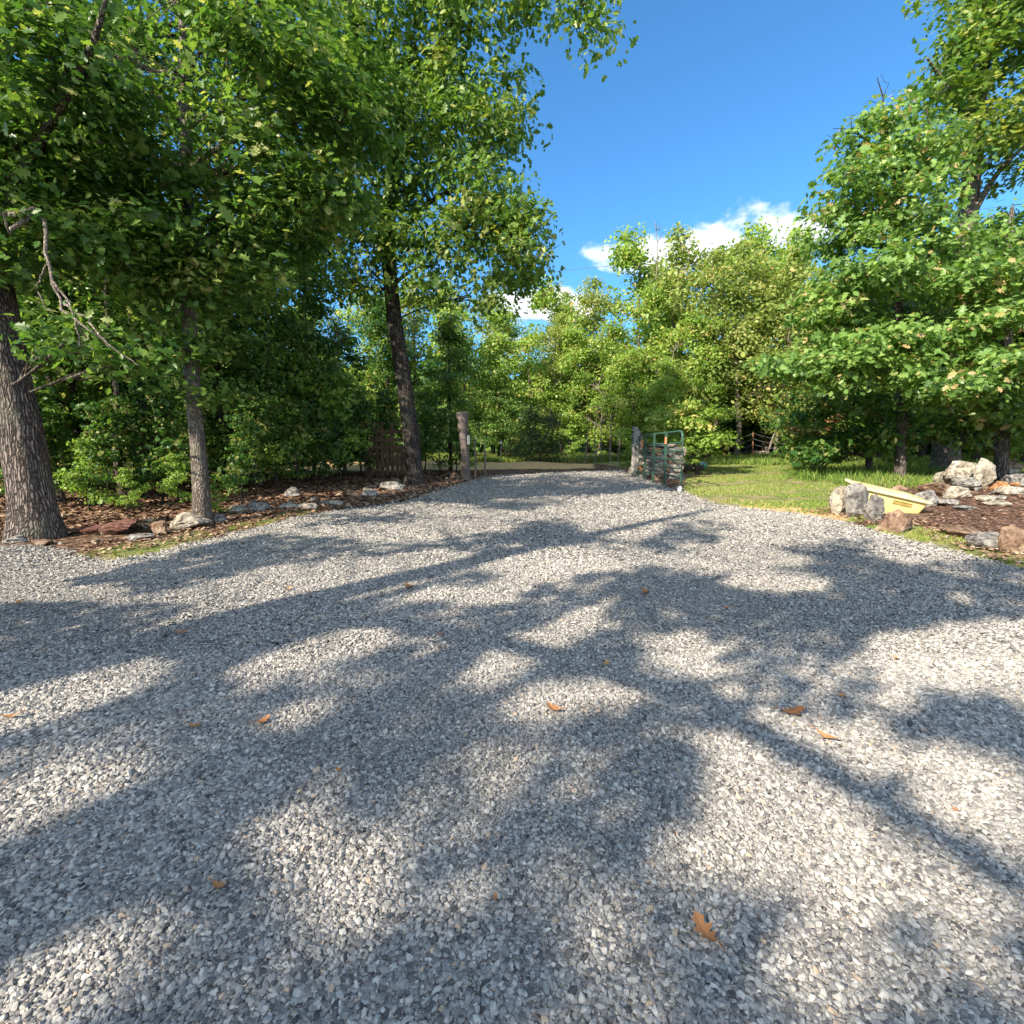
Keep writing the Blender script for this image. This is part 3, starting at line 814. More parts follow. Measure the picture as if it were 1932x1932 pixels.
for k in range(34):
    px = random.uniform(1775, 1960); py = random.uniform(898, 945)
    o = rock_px(px, py, random.uniform(12, 26), random.uniform(6, 13), R[random.choice(['rockpale', 'rockgrey', 'rockorange', 'rockbrown'])], 200 + k,
                'small broken stone among the heap at the right of the photo', group='small stones of the right hand heap', rz=random.uniform(0, 3), sub=3, name='rubble_stone')
# left border stones
left = [(160, 1010, 46, 20, 'rockred', 'small reddish stone beside the foot of the leaning oak'), (205, 1012, 100, 26, 'rockred', 'long red layered slab right of the leaning oak'),
        (297, 1008, 36, 28, 'rockbrown', 'rust and grey rounded stone left of the pale slab'), (346, 1000, 80, 34, 'rockpale', 'large pale angular slab beside the slender trunk'),
        (412, 988, 30, 20, 'rockgrey', 'dark stone just right of the slender trunk'), (250, 1022, 60, 12, 'rockgrey', 'low grey slab sunk in grass before the red slab'),
        (445, 970, 34, 16, 'rockpale', 'small pale flat stone right of the slender trunk'), (480, 968, 46, 20, 'rockgrey', 'knobbly grey stone with a white top edge in the leaf litter'),
        (540, 962, 36, 14, 'rockpale', 'whitish low stone on the gravel edge below the tilted slab'), (575, 965, 44, 14, 'rockpale', 'pale flat stone at the left edge of the gravel'),
        (620, 957, 50, 12, 'rockpale', 'long pale kerb stone at the bend of the gravel edge'), (548, 942, 36, 22, 'rockgrey', 'tilted grey slab raised out of the leaf litter'),
        (660, 940, 40, 16, 'rockbrown', 'brown rough stone in the litter left of the tall oak'), (695, 938, 34, 18, 'rockgrey', 'stubby grey stone left of the flat dark boulder'),
        (738, 926, 50, 20, 'rockgrey', 'flat dark boulder at the foot of the tall oak'), (860, 905, 22, 14, 'rockbrown', 'small brown stone beside the weathered post'),
        (20, 1024, 60, 22, 'rockgrey', 'grey slab at the left foot of the leaning oak'), (70, 1030, 40, 12, 'rockbrown', 'low brown stone in front of the leaning oak')]
for k, (px, py, wp, hp, mt, lb) in enumerate(left):
    rock_px(px, py, wp, hp, R[mt], 300 + k, lb, rz=random.uniform(-.25, .25), cuts=12)
for k in range(40):
    u = random.random(); px = 140 + 720 * u; py = 1032 - 125 * u + random.uniform(-18, 6)
    rock_px(px, py, random.uniform(10, 26), random.uniform(4, 10), R[random.choice(['rockpale', 'rockgrey', 'rockbrown', 'rockbrown'])], 340 + k,
            'small edging stone in the dry leaves along the left side of the gravel', group='small edging stones left of the drive', rz=random.uniform(0, 3), sub=3, name='edging_stone')
rock_px(1440, 864, 34, 12, R['rockpale'], 401, 'pale boulder lying in the far weeds by the leaning dead branches', name='boulder', cat='boulder')
rock_px(1480, 868, 30, 9, R['rockpale'], 402, 'flat pinkish boulder right of the leaning dead branches', name='boulder', cat='boulder')
rock_px(1197, 896, 22, 24, R['rockpale'], 403, 'squat pinkish stone block at the hinge end of the green gate')

# ---------------------------------------------------------------- fallen leaves on the gravel
FL = [(22,1378,30,'tan curled leaf on the gravel at the far left edge'),(370,1393,26,'dark brown leaf left of the centre, beside another brown leaf'),(495,1383,28,'brown leaf lying right of the other dark one on the left gravel'),
      (1047,1362,32,'brown leaf alone on the shaded gravel at mid picture'),(1491,1370,44,'big lobed tan leaf in the bright sun patch'),(1560,1420,40,'narrow curled tan leaf below the big lobed one'),
      (1330,1800,58,'golden brown oak leaf nearest the camera'),(1218,1130,24,'brown leaf farthest up the drive toward the gate'),(773,1120,26,'small dark leaf on the shaded gravel below the tall oak'),
      (37,1152,20,'small brown leaf at the left edge near the verge'),(347,1209,24,'dark curled leaf at the tip of a light streak on the left'),(416,1712,30,'dull brown upright leaf near the lower left corner'),
      (1143,1274,20,'tiny dark leaf between two sun patches'),(640,1480,13,'small tan leaf scrap below the two brown leaves on the left'),(1690,1260,15,'tan leaf scrap on the sunny gravel near the right edge'),(830,1215,14,'little brown leaf scrap at the left end of the middle sun streak'),(1585,1335,16,'dark twisted leaf scrap above the big lobed one'),(1800,1560,14,'pale leaf scrap beside the diagonal branch shadow'),(545,1125,14,'brown leaf scrap on the upper left gravel'),(1370,1160,14,'speck of yellow leaf on the right hand gravel'),(935,1730,14,'tiny yellow leaf low in the middle of the gravel')]
LOBED = tmpl([(0, 0), (.12, .05), (.2, .18), (.3, .08), (.4, .3), (.5, .1), (.62, .36), (.72, .12), (.85, .2), (1, 0)])
for k, (px, py, s, lb) in enumerate(FL):
    g_ = G(px, py); rr = ray(px, py); dist = CAMH / (-rr[2] + SLOPE * rr[1])
    L_ = s / F * dist * 1.15
    mb = MB(); r3 = np.random.default_rng(500 + k)
    a = r3.uniform(0, 6.28); tp = LOBED if k not in (5, 0) else NARROW * np.array([1, 1.6])
    # mid-rib mesh so that the leaf can curl
    h = len(tp)
    x = (tp[:, 0] - .5) * L_; y = tp[:, 1] * L_
    n_half = (h // 2) + 1
    top = list(range(0, n_half)); 
    z = .3 * np.abs(y) + .25 * L_ * (2 * (tp[:, 0] - .5)) ** 2
    V = np.stack([x * math.cos(a) - y * math.sin(a), x * math.sin(a) + y * math.cos(a), z], 1)
    rib = np.stack([(tp[:n_half, 0] - .5) * L_, np.zeros(n_half), .25 * L_ * (2 * (tp[:n_half, 0] - .5)) ** 2], 1)
    rib = np.stack([rib[:, 0] * math.cos(a), rib[:, 0] * math.sin(a), rib[:, 2]], 1)
    Vall = np.concatenate([V, rib])
    for q in range(n_half - 1):
        mb.add(Vall[[q, q + 1, h + q + 1, h + q]], [[0, 1, 2, 3]], r3.uniform(.2, .9) if q == 0 else mb.t[0][0])
        j1, j2 = (h - q) % h, (h - q - 1)
        mb.add(Vall[[j1, h + q, h + q + 1, j2]], [[0, 1, 2, 3]], mb.t[0][0])
    mb.tube([V[0], V[0] + (V[0] - V[n_half - 1]) * .22], .0015 + .01 * L_, 4)
    o = mb.build('fallen_leaf', M['fallen'], tint=True)
    o.location = (g_[0], g_[1], float(drive_z(np.array([g_[0]]), np.array([g_[1]]))[0]) + .018)
    tag(o, lb, 'leaf', 'fallen leaves on the gravel')

# ---------------------------------------------------------------- green tube gate
def gz(x, y): return float(ground_z(np.array([x]), np.array([y]))[0])
hin = P(1436 * .8385, 1076 * .8385, 15.2); nea = P(1532 * .8385, 1090 * .8385, 11.9)
hx, hy = hin[0], hin[1]; nxx, nyy = nea[0], nea[1]
LG = math.hypot(nxx - hx, nyy - hy); rz = math.atan2(nyy - hy, nxx - hx)
z0 = gz(hx, hy)
gate = empty('tube_gate', (hx, hy, z0), rz)
tag(gate, 'green tubular steel farm gate standing open at the end of the drive', 'gate')
zb, zt = .10 + (.76 - z0), .10 + (.76 - z0) + 1.26
zb = 1.5 - 60 / 1152 * 15.2 - z0 + .02; zt = zb + 1.27
def arc(cx, cz, r, a0, a1, n=7):
    return [(cx + r * math.cos(a), 0, cz + r * math.sin(a)) for a in np.linspace(a0, a1, n)]
rr = .14
path = [(0.02, 0, zb), (LG - rr, 0, zb)] + arc(LG - rr, zb + rr, rr, -math.pi / 2, 0)[1:] + arc(LG - rr, zt - rr, rr, 0, math.pi / 2) + arc(rr, zt - rr, rr, math.pi / 2, math.pi) + arc(rr, zb + rr, rr, math.pi, 1.5 * math.pi)
mb = MB(); path = np.array(path, float); mb.tube(path[1:], .026, 10)
mb.build('frame', M['greenpaint'], gate, smooth=True)
for k in range(1, 6):
    mb = MB(); z = zt - (zt - zb) * [0, .21, .36, .52, .68, .83][k]
    mb.tube([(0.0, 0, z), (LG, 0, z)], .021, 10); mb.build('rail', M['greenpaint'], gate, smooth=True)
for fx in (.22, .445, .71):
    mb = MB(); X0 = LG * (1 - (1 - fx) * 1.0)
    for sgn in (1,):
        mb.box((LG * fx, -.045, (zb + zt) / 2), (.10, .03, zt - zb + .03))
    mb.build('upright_brace', M['greenpaint'], gate)
for (fx, zz, s) in ((.74, zt - .2, (.13, .01, .17)),):
    mb = MB(); mb.box((LG * fx, -.085, zz), s); mb.build('reflector', M['orangetag'], gate, bevel=.004)
mb = MB(); mb.box((LG * .17, -.085, zt - .24), (.16, .01, .2)); mb.build('reflector', M['orangetag'], gate, bevel=.004)
for zz in (zb + .2, zt - .25):
    mb = MB(); mb.tube([(-.16, 0, zz), (0.0, 0, zz)], .014, 8); mb.box((0, 0, zz), (.06, .07, .06)); mb.build('hinge', M['greenpaint'], gate, bevel=.004)
# wheel at the free end
wz = gz(nxx, nyy) - z0 + .10; wx = LG - .03
mb = MB(); mb.tube([(wx, 0, zb + .02), (wx, 0, wz)], .018, 8); mb.build('wheel_bracket', M['greenpaint'], gate, smooth=True)
whe = empty('wheel', (wx + .02, -.04, wz)); whe.parent = gate; whe.rotation_euler = (0, 0, -rz + .35)
def lathe(prof, seg, axis='y'):
    mb = MB(); prof = np.array(prof); th = np.arange(seg) * 2 * math.pi / seg
    V = np.stack([prof[:, 1][:, None] * np.cos(th), np.broadcast_to(prof[:, 0][:, None], (len(prof), seg)), prof[:, 1][:, None] * np.sin(th)], -1)
    if axis == 'z': V = V[..., [0, 2, 1]]
    i = np.arange(len(prof) - 1)[:, None] * seg; j = np.arange(seg)[None]; k = (j + 1) % seg
    mb.add(V.reshape(-1, 3), np.stack([i + j, i + k, i + seg + k, i + seg + j], -1).reshape(-1, 4)); return mb
lathe([(.03, .070), (.036, .078), (.028, .098), (0, .104), (-.028, .098), (-.036, .078), (-.03, .070)], 28).build('tyre', M['rubber'], whe, smooth=True)
lathe([(-.012, 0), (-.014, .016), (-.028, .022), (-.032, .04), (-.020, .058), (-.033, .073), (.033, .073), (.02, .03), (.02, 0)], 28).build('rim', M['hub'], whe, smooth=True)

# posts and the stone pier by the gate
g0 = (hx - .02, hy + .25); zb0 = gz(*g0)
root = empty('stone_post', (g0[0], g0[1], zb0)); tag(root, 'tall narrow grey slab post with a slanting broken top at the gate hinge', 'post')
import bmesh
def lump(name, prof, thick, mat, parent, seed, nz=.012):
    """closed outline (x,z) extruded in y with rough faces"""
    bm = bmesh.new(); prof = np.array(prof)
    f1 = bm.faces.new([bm.verts.new((x, -thick / 2, z)) for x, z in prof])
    r = bmesh.ops.extrude_face_region(bm, geom=[f1])
    for v in [e for e in r['geom'] if isinstance(e, bmesh.types.BMVert)]: v.co.y += thick
    bmesh.ops.recalc_face_normals(bm, faces=bm.faces)
    bmesh.ops.triangulate(bm, faces=bm.faces)
    bmesh.ops.subdivide_edges(bm, edges=bm.edges, cuts=3, use_grid_fill=True)
    r2 = np.random.default_rng(seed)
    for v in bm.verts: v.co += Vector((r2.normal(0, nz), r2.normal(0, nz), r2.normal(0, nz * .5)))
    me = bpy.data.meshes.new(name); bm.to_mesh(me); bm.free(); me.materials.append(mat)
    o = bpy.data.objects.new(name, me); COL.objects.link(o); o.parent = parent; return o
lump('slab', [(-.12, -.2), (.13, -.2), (.14, .95), (.15, 1.22), (.08, 1.42), (-.02, 1.52), (-.13, 1.54), (-.10, 1.4), (-.12, 1.0)], .18, M['rockgrey'], root, 5)
# mortared stone pier
gx0 = G(1264, 903); gx0 = np.array([4.15, 13.6, 0]); gx0 = P(1250, 880, 15.0)
pier_c = np.array([gx0[0], 15.1]); pz = gz(*pier_c)
pier = empty('stone_pier', (pier_c[0], pier_c[1], pz), .25); tag(pier, 'low square pier of mortared fieldstones behind the green gate', 'pier')
mb = MB(); mb.box((0, 0, .44), (.98, .60, .92)); mb.build('mortar_core', M['rockgrey'], pier)
rr3 = random.Random(3)
for row in range(4):
    z = -.02 + row * .24; x = -.55
    while x < .5:
        wdt = rr3.uniform(.24, .42); wdt = min(wdt, .58 - x)
        rock('fieldstone', None, (x + wdt / 2, -.30, z - .02), (wdt * 1.02, .2, .25), M[rr3.choice(['rockpale', 'rockpale', 'rockorange', 'rockgrey', 'rockbrown'])], rr3.randint(600, 9999), parent=pier, sub=3, cuts=8, sink=0)
        x += wdt
    for yy in (-.12, .18):
        for sx in (-.53, .53):
            rock('fieldstone', None, (sx, yy, z - .02), (.18, .3, .25), M[rr3.choice(['rockpale', 'rockorange', 'rockgrey'])], rr3.randint(600, 9999), parent=pier, sub=3, cuts=8, sink=0)
for sx in (-.3, .05, .38):
    rock('fieldstone', None, (sx, 0, .92), (.36, .5, .13), M[rr3.choice(['rockpale', 'rockgrey'])], rr3.randint(600, 9999), parent=pier, sub=3, cuts=9, sink=0)
# white post behind
q = P(1285, 880, 16.6); zq = gz(q[0], q[1])
root = empty('white_post', (q[0], q[1], zq)); tag(root, 'thin off white post with a round cap rising behind the gate', 'post')
hq = P(1285, 792, 16.6)[2] - zq
mb = MB(); mb.tube([(0, 0, -.1), (0, 0, hq - .05)], .055, 14); mb.build('shaft', M['whitepost'], root, smooth=True)
lathe([(hq - .06, .075), (hq - .05, .085), (hq, .08), (hq + .02, .05), (hq + .03, 0)], 14, 'z').build('cap', M['whitepost'], root, smooth=True)

# weathered log post on the left of the drive
q = G(879, 907); top = P(873, 779, q[1])
root = empty('wooden_post', q); tag(root, 'weathered grey log post with a flared splintered top left of the drive', 'post')
hgt = top[2] - q[2]; dx = top[0] - q[0]
n = 26; zz = np.linspace(-.15, hgt, n)
pr = .118 + .01 * np.sin(zz * 4) + .045 * np.clip((zz - hgt * .55) / (hgt * .45), 0, 1) ** 1.5
pp = np.stack([dx * zz / hgt + .02 * np.sin(zz * 3), 0 * zz, zz], 1)
mb = MB(); mb.tube(pp, pr, 20, wob=.06, seed=8)
mb.build('log', M['postwood'], root, smooth=True)
mb = MB(); r2 = np.random.default_rng(2)
for k in range(14):
    a = r2.uniform(0, 6.28); r1 = r2.uniform(.05, .14)
    mb.box((dx + r1 * math.cos(a), r1 * math.sin(a), hgt + .01), (.03, .05, r2.uniform(.03, .08)), a)
mb.build('splintered_top', M['postwood'], root)
for zz_ in (hgt * .62, hgt * .42):
    mb = MB(); th = np.linspace(0, 2 * math.pi, 20); rb = .135
    mb.tube(np.stack([dx * zz_ / hgt + rb * np.cos(th) , rb * np.sin(th), zz_ + .01 * np.sin(3 * th)], 1), .006, 5); mb.build('wire_wrap', M['wire'], root)
mb = MB(); mb.box((dx * .62 + .135, -.05, hgt * .60), (.08, .12, .26)); mb.build('small_box', M['greybox'], root, bevel=.01)
# pale stub stakes by the post
q2 = G(900, 897)
for k, (px, py, hp, lb) in enumerate(((897, 900, 70, 'thin pale stake just right of the weathered post'), (915, 896, 60, 'second slim stake right of the weathered post'))):
    q2 = G(px, py); mb = MB(); hh = hp / F * q2[1]
    mb.tube([(0, 0, -.1), (.01, 0, hh * .5), (-.03, 0, hh)], [.035, .03, .02], 8, wob=.08); o = mb.build('stake', M['deadwood'], smooth=True); o.location = q2; tag(o, lb, 'stake')

# old wooden gate behind the tall oak
q = P(743, 905, 15.2); zq = gz(q[0], q[1])
wg = empty('wooden_gate', (q[0], q[1], zq), .05); tag(wg, 'old brown plank gate with a diagonal brace half hidden behind the tall oak', 'gate')
for sx in (-.72, .72):
    mb = MB(); mb.box((sx, 0, .75), (.14, .12, 1.7)); mb.build('post', M['boardwood'], wg, bevel=.008)
for z in (.42, .9, 1.12, 1.36):
    mb = MB(); mb.box((0, -.075, z), (1.5, .03, .11)); mb.build('rail', M['boardwood'], wg, bevel=.004)
r3 = random.Random(5)
x = -.6
while x < .62:
    hgt2 = r3.uniform(.80, 1.0) if r3.random() < .6 else 1.55
    mb = MB(); mb.box((x, -.045, hgt2 / 2 + .08), (.1, .025, hgt2)); mb.build('board', M['boardwood'], wg, bevel=.003); x += r3.uniform(.115, .15)
mb = MB(); aa = math.atan2(.7, 1.3); ax = np.array([[math.cos(aa), 0, math.sin(aa)], [0, 1, 0], [-math.sin(aa), 0, math.cos(aa)]])
mb.box((0, -.108, .5), (1.45, .03, .1), axis=ax); mb.build('brace', M['boardwood'], wg, bevel=.004)

# ---------------------------------------------------------------- yellow tub
g0 = G(1690, 1000); d0 = 6.5
c0 = P(1686, 930, 8.75)
root = empty('plastic_tub', c0)
tag(root, 'pale yellow rectangular plastic tub tipped behind the upright stones', 'tub')
Ln = 1.14; Wt = .74; Dp = .46
def tub_ring(l, w_, z, r=.08, n=5):
    pts = []
    for cx, cy, a0 in ((l / 2 - r, w_ / 2 - r, 0), (-l / 2 + r, w_ / 2 - r, 90), (-l / 2 + r, -w_ / 2 + r, 180), (l / 2 - r, -w_ / 2 + r, 270)):
        for k in range(n):
            a = math.radians(a0 + 90 * k / (n - 1)); pts.append((cx + r * math.cos(a), cy + r * math.sin(a), z))
    return np.array(pts)
rings = [tub_ring(Ln * .76, Wt * .72, 0, .07), tub_ring(Ln * .80, Wt * .76, .02), tub_ring(Ln * .97, Wt * .93, Dp - .02), tub_ring(Ln * .975, Wt * .935, Dp), tub_ring(Ln * 1.04, Wt * 1.02, Dp), tub_ring(Ln * 1.045, Wt * 1.025, Dp - .03), tub_ring(Ln * 1.03, Wt * 1.01, Dp - .032), tub_ring(Ln * 1.03, Wt * 1.01, Dp - .004)]
outer = rings[:3]; rim = rings[3:]
def loft(rs):
    mb = MB(); n = len(rs[0]); V = np.concatenate(rs)
    i = np.arange(len(rs) - 1)[:, None] * n; j = np.arange(n)[None]; k = (j + 1) % n
    mb.add(V, np.stack([i + j, i + k, i + n + k, i + n + j], -1).reshape(-1, 4)); return mb
shell = loft(outer + [tub_ring(Ln * .95, Wt * .91, Dp - .005), tub_ring(Ln * .955 - .02, Wt * .90 - .01, Dp - .03), tub_ring(Ln * .78, Wt * .74, .035), tub_ring(Ln * .6, Wt * .5, .03)])
n_ = len(rings[0])
shell.add(tub_ring(Ln * .6, Wt * .5, .03), np.arange(n_)); shell.add(rings[0], np.arange(n_)[::-1])
body = shell.build('body', M['tub'], root, smooth=True)
lip = loft([tub_ring(Ln * .955, Wt * .905, Dp + .002)] + [tub_ring(Ln * 1.04, Wt * 1.02, Dp + .004), tub_ring(Ln * 1.05, Wt * 1.03, Dp - .004), tub_ring(Ln * 1.05, Wt * 1.03, Dp - .035), tub_ring(Ln * 1.04, Wt * 1.02, Dp - .035), tub_ring(Ln * .975, Wt * .935, Dp - .02)]).build('rim', M['tubedge'], root, smooth=True)
mb = MB()
yy = -Wt / 2 * (.76 + .17 * .335 / Dp) - .004
sl = math.atan2(Wt * .085, Dp)
for (cz, hh_) in ((.365, .008), (.305, .008)): mb.box((.12, yy + (cz - .335) * -.3 - .008, cz), (.30, .014, hh_))
for cx in (-.03, .27): mb.box((cx, yy - .008, .335), (.008, .014, .066))
r4 = random.Random(9)
for k in range(8):
    mb.box((.0 + k * .034, yy - .006, .335), (.016, .014, r4.choice([.036, .03, .038])))
grip = mb.build('embossed_panel', M['tubmark'], root, bevel=.001)
root.rotation_euler = (math.radians(10), math.radians(13), math.radians(-6))
root.location = (c0[0] + .10, c0[1] + .50, c0[2] - .43)

# ---------------------------------------------------------------- small far things
q = G(1327, 886); 
root = empty('gazing_ball', (q[0], q[1], q[2])); tag(root, 'teal glass ball sitting in the mulch bed right of the gate', 'ball')
rb = 6.5 / F * q[1]
lathe([(rb * (1 - math.cos(a)) + .04, rb * math.sin(a)) for a in np.linspace(0, math.pi, 14)], 20, 'z').build('ball', M['teal'], root, smooth=True)
lathe([(0, .1), (.02, .1), (.03, .05), (.07, .045)], 16, 'z').build('base', M['rubber'], root, smooth=True)
q = G(1302, 890)
mb = MB(); mb.tube([(-.3, 0, .12), (.1, .05, .13), (.45, .05, .12)], [.13, .13, .11], 12, wob=.08)
o = mb.build('log', M['bark'], smooth=True); o.location = q; tag(o, 'short dark log lying beside the teal ball', 'log')
posts = []
for k, (px, py, tp_, lb) in enumerate(((1420, 868, 815, 'orange rusty fence post nearest the leaning dead branches'), (1492, 872, 825, 'rusty fence post right of the pale leaning branches'), (1374, 868, 822, 'grey thin fence post behind the leafy bush'), (1560, 868, 818, 'rusty fence post under the young oaks at right'), (1640, 868, 816, 'rusty fence post among the right hand trunks'))):
    q = P(px, py, 25.0); q[2] = gz(q[0], q[1]); t = P(px + random.uniform(-3, 3), tp_, 25.0)
    mb = MB(); h_ = t[2] - q[2]; dxx = t[0] - q[0]
    for b_ in ((0, 0, .05, .012), (0, .02, .012, .045)):
        a_ = np.array([[dxx / h_ * 0 + 1, 0, 0], [0, 1, 0], [dxx / h_, 0, 1]])
        mb.box((dxx / 2, b_[1], h_ / 2), (b_[2], b_[3], h_), axis=a_)
    o = mb.build('fence_post', M['rust'] if k != 2 else M['deadwood']); o.location = q; tag(o, lb, 'fence post', 'posts of the wire fence')
    posts.append((q, t))
ps = sorted(posts, key=lambda a: a[0][0])
wr = empty('wire_fence', ps[0][0]); tag(wr, 'sagging strands of fence wire strung between the far rusty posts', 'wire')
for k in range(4):
    mb = MB(); f_ = .95 - k * .22
    line = []
    for (a, b) in zip(ps[:-1], ps[1:]):
        p0 = a[0] + (a[1] - a[0]) * f_; p1 = b[0] + (b[1] - b[0]) * f_
        p0[1] -= .04; p1[1] -= .04
        for t in np.linspace(0, 1, 6)[:-1]: line.append(p0 + (p1 - p0) * t - np.array([0, 0, .12 * 4 * t * (1 - t)]))
    line.append(p1)
    mb.tube(line, .008, 4); mb.build('strand', M['wire'], wr, origin=ps[0][0])
# overhead cables
for k, (a, b, sag, lb) in enumerate((((900, 522, 30.), (1700, 415, 27.), .4, 'upper thin overhead cable crossing the sky in front of the cloud'), ((900, 602, 30.), (1640, 575, 27.), .3, 'lower thin overhead cable among the treetops'))):
    p0 = P(*a); p1 = P(*b); t = np.linspace(-.1, 1.25, 40)[:, None]
    ln_ = p0 + (p1 - p0) * t; ln_[:, 2] -= sag * 4 * np.clip(t[:, 0] * (1 - t[:, 0]), 0, 1)
    mb = MB(); mb.tube(ln_, .011, 5); o = mb.build('overhead_cable', M['cable'], smooth=True); tag(o, lb, 'cable')
q = P(945, 835, 19.5)
mb = MB(); zq = gz(q[0], q[1] )
mb.tube([(0, 0, 0), (0, 0, q[2] - zq)], .02, 6); root = empty('reflector_stake', (q[0], q[1], zq)); tag(root, 'thin stake with a small pale round reflector at the woods edge', 'reflector')
mb.build('stake', M['deadwood'], root)
o = lathe([(-.01, 0), (-.012, .05), (.01, .05), (.01, 0)], 14).build('reflector', M['hub'], root); o.location = (0, -.03, q[2] - zq)

# ---------------------------------------------------------------- main trees
def base_of(px, py): return G(px, py)
# T1 leaning big oak at the left edge
b1 = G(72, 1013); d1 = b1[1]
tree('oak_tree', 'thick trunked oak leaning at the left edge of the photo with rough grey bark', b1,
     [[(b1[0], b1[1], b1[2], .27), pt(56, 900, d1, .245), pt(38, 800, d1, .235), pt(14, 690, d1, .22), pt(-8, 560, d1 + .1, .20), pt(-24, 430, d1 + .2, .17), pt(-30, 250, d1 + .3, .17), pt(-25, 50, d1 + .4, .12), pt(-20, -200, d1 + .5, .07)],
      [pt(-15, 500, d1, .07), pt(20, 380, 6.8, .06), pt(80, 260, 6.6, .05), pt(160, 120, 6.2, .04), pt(200, 0, 6, .02)],
      [pt(-22, 430, d1, .09), pt(-100, 330, 6.6, .07), pt(-160, 200, 6.2, .04)]],
     [B(60, 300, 6.9, 120, 90, .9, 42), B(-60, 180, 7, 140, 120, 1.2, 50), B(140, 150, 6.4, 110, 90, .9, 44), B(-120, 380, 6.5, 110, 80, .9, 26), B(60, 20, 6.8, 180, 100, 1.2, 66),
      B(-60, -100, 7, 200, 100, 1.5, 60), B(90, 440, 6.6, 90, 36, .7, 14), B(150, -160, 6.5, 180, 100, 1.2, 46), B(-40, 480, 6.2, 50, 40, .6, 8), B(130, 640, 6.0, 70, 16, .4, 9), B(235, 682, 5.9, 50, 10, .3, 6), B(60, 180, 8.6, 130, 100, 1.0, 30), B(60, 380, 8.6, 130, 70, 1.0, 24), B(-60, 320, 8.4, 110, 110, 1, 24), B(120, 40, 8.6, 130, 100, 1.0, 26)],
     M['oakleaf'], M['bark'], seed=11, per=70, spread=.29, size=.115, keep_lit=.2, dap=.25, sides=28, tmean=.48)
# hanging dead limb
o1 = MB()
def rough(pts, r, sd, n=14):
    sp_ = spline(np.array([P(*q) for q in pts]), n); r2 = np.random.default_rng(sd)
    sp_[1:-1] += r2.normal(0, .015, (n - 2, 3)); return sp_, np.linspace(r[0], r[1], n)
for pts, r, sd in (([(20, 405, 6.6), (80, 410, 6.2), (88, 480, 5.9), (110, 560, 5.8), (150, 610, 5.7), (205, 655, 5.6)], (.028, .006), 1),
                   ([(100, 530, 5.8), (135, 580, 5.75), (150, 640, 5.7), (175, 660, 5.6)], (.016, .004), 2), ([(120, 575, 5.8), (165, 600, 5.7), (190, 640, 5.6), (260, 690, 5.5)], (.016, .003), 3),
                   ([(92, 500, 5.9), (70, 540, 5.9), (95, 590, 5.8)], (.012, .003), 4), ([(150, 610, 5.7), (160, 650, 5.8), (150, 690, 5.8)], (.01, .003), 5),
                   ([(-30, 420, 6.8), (20, 405, 6.5), (60, 400, 6.3), (20, 440, 6.1), (5, 400, 6.)], (.05, .006), 6)):
    a_, b_ = rough(pts, r, sd); o1.tube(a_, b_, 7, wob=.1)
tr1 = bpy.data.objects['oak_tree']
dl = o1.build('dead_limb', M['deadwood'], tr1, smooth=True, origin=b1)
dl['label'] = 'bare pale dead limb hanging down in front of the leaves'

# T2 slender
b2 = G(383, 990); d2 = b2[1]
tree('oak_tree', 'slender oak with a pale straight trunk standing beside the large pale slab', b2,
     [[(b2[0], b2[1], b2[2], .125), pt(376, 870, d2, .108), pt(366, 760, d2, .102), pt(360, 650, d2, .098), pt(355, 540, d2, .10), pt(352, 400, d2, .09), pt(350, 250, d2, .075), pt(345, 100, d2, .055), pt(340, -100, d2, .03)]],
     [B(350, 560, 7.9, 110, 70, .9, 24), B(230, 470, 7.4, 120, 90, 1, 34), B(470, 470, 7.8, 120, 90, 1, 32), B(350, 330, 7.8, 160, 90, 1.2, 46), B(210, 280, 8, 140, 90, 1.2, 42), B(510, 290, 7.4, 140, 90, 1.1, 46),
      B(350, 150, 7.8, 190, 90, 1.3, 54), B(540, 130, 7.1, 120, 90, 1.0, 44), B(190, 90, 8, 140, 90, 1.2, 42), B(360, -30, 7.8, 240, 90, 1.4, 60), B(360, -180, 8, 240, 90, 1.5, 40), B(620, 370, 7.4, 70, 50, .8, 17), B(640, 230, 7.2, 60, 70, .7, 15), B(350, 660, 7.7, 45, 36, .4, 8), B(375, 750, 7.7, 18, 16, .2, 3), B(120, 190, 8.2, 90, 90, 1, 22), B(110, 380, 8.0, 80, 70, 1, 16), B(430, 60, 7.2, 100, 80, 1, 26), B(560, 420, 7.6, 50, 50, .8, 10)],
     M['oakleaf'], M['barklight'], seed=12, per=84, spread=.31, size=.115, keep_lit=.22, dap=.2, sides=20, tmean=.56)
b5 = P(262, 880, 11.5); b5[2] = gz(b5[0], b5[1])
tree('oak_tree', 'tall dark stemmed oak set back in the woods between the two left oaks', b5,
     [[(b5[0], b5[1], b5[2], .15), pt(268, 760, 11.5, .13), pt(262, 600, 11.5, .12), pt(258, 450, 11.5, .11), pt(262, 300, 11.5, .09), pt(260, 150, 11.5, .07), pt(262, -40, 11.5, .03)]],
     [B(x_, y_, 11.5, 85, 60, 1.0, 26) for x_, y_ in ((120, 60), (120, 200), (110, 330), (250, 40), (260, 180), (240, 320), (260, 440), (390, 60), (400, 200), (390, 330), (400, 450), (520, 70), (530, 200), (510, 330), (500, 430), (620, 150), (140, 450), (30, 480), (330, 520), (180, 540))],
     M['oakleaf'], M['barkdark'], seed=16, per=86, spread=.40, size=.145, sides=12, tmean=.42, keep_lit=.4, dap=.12)
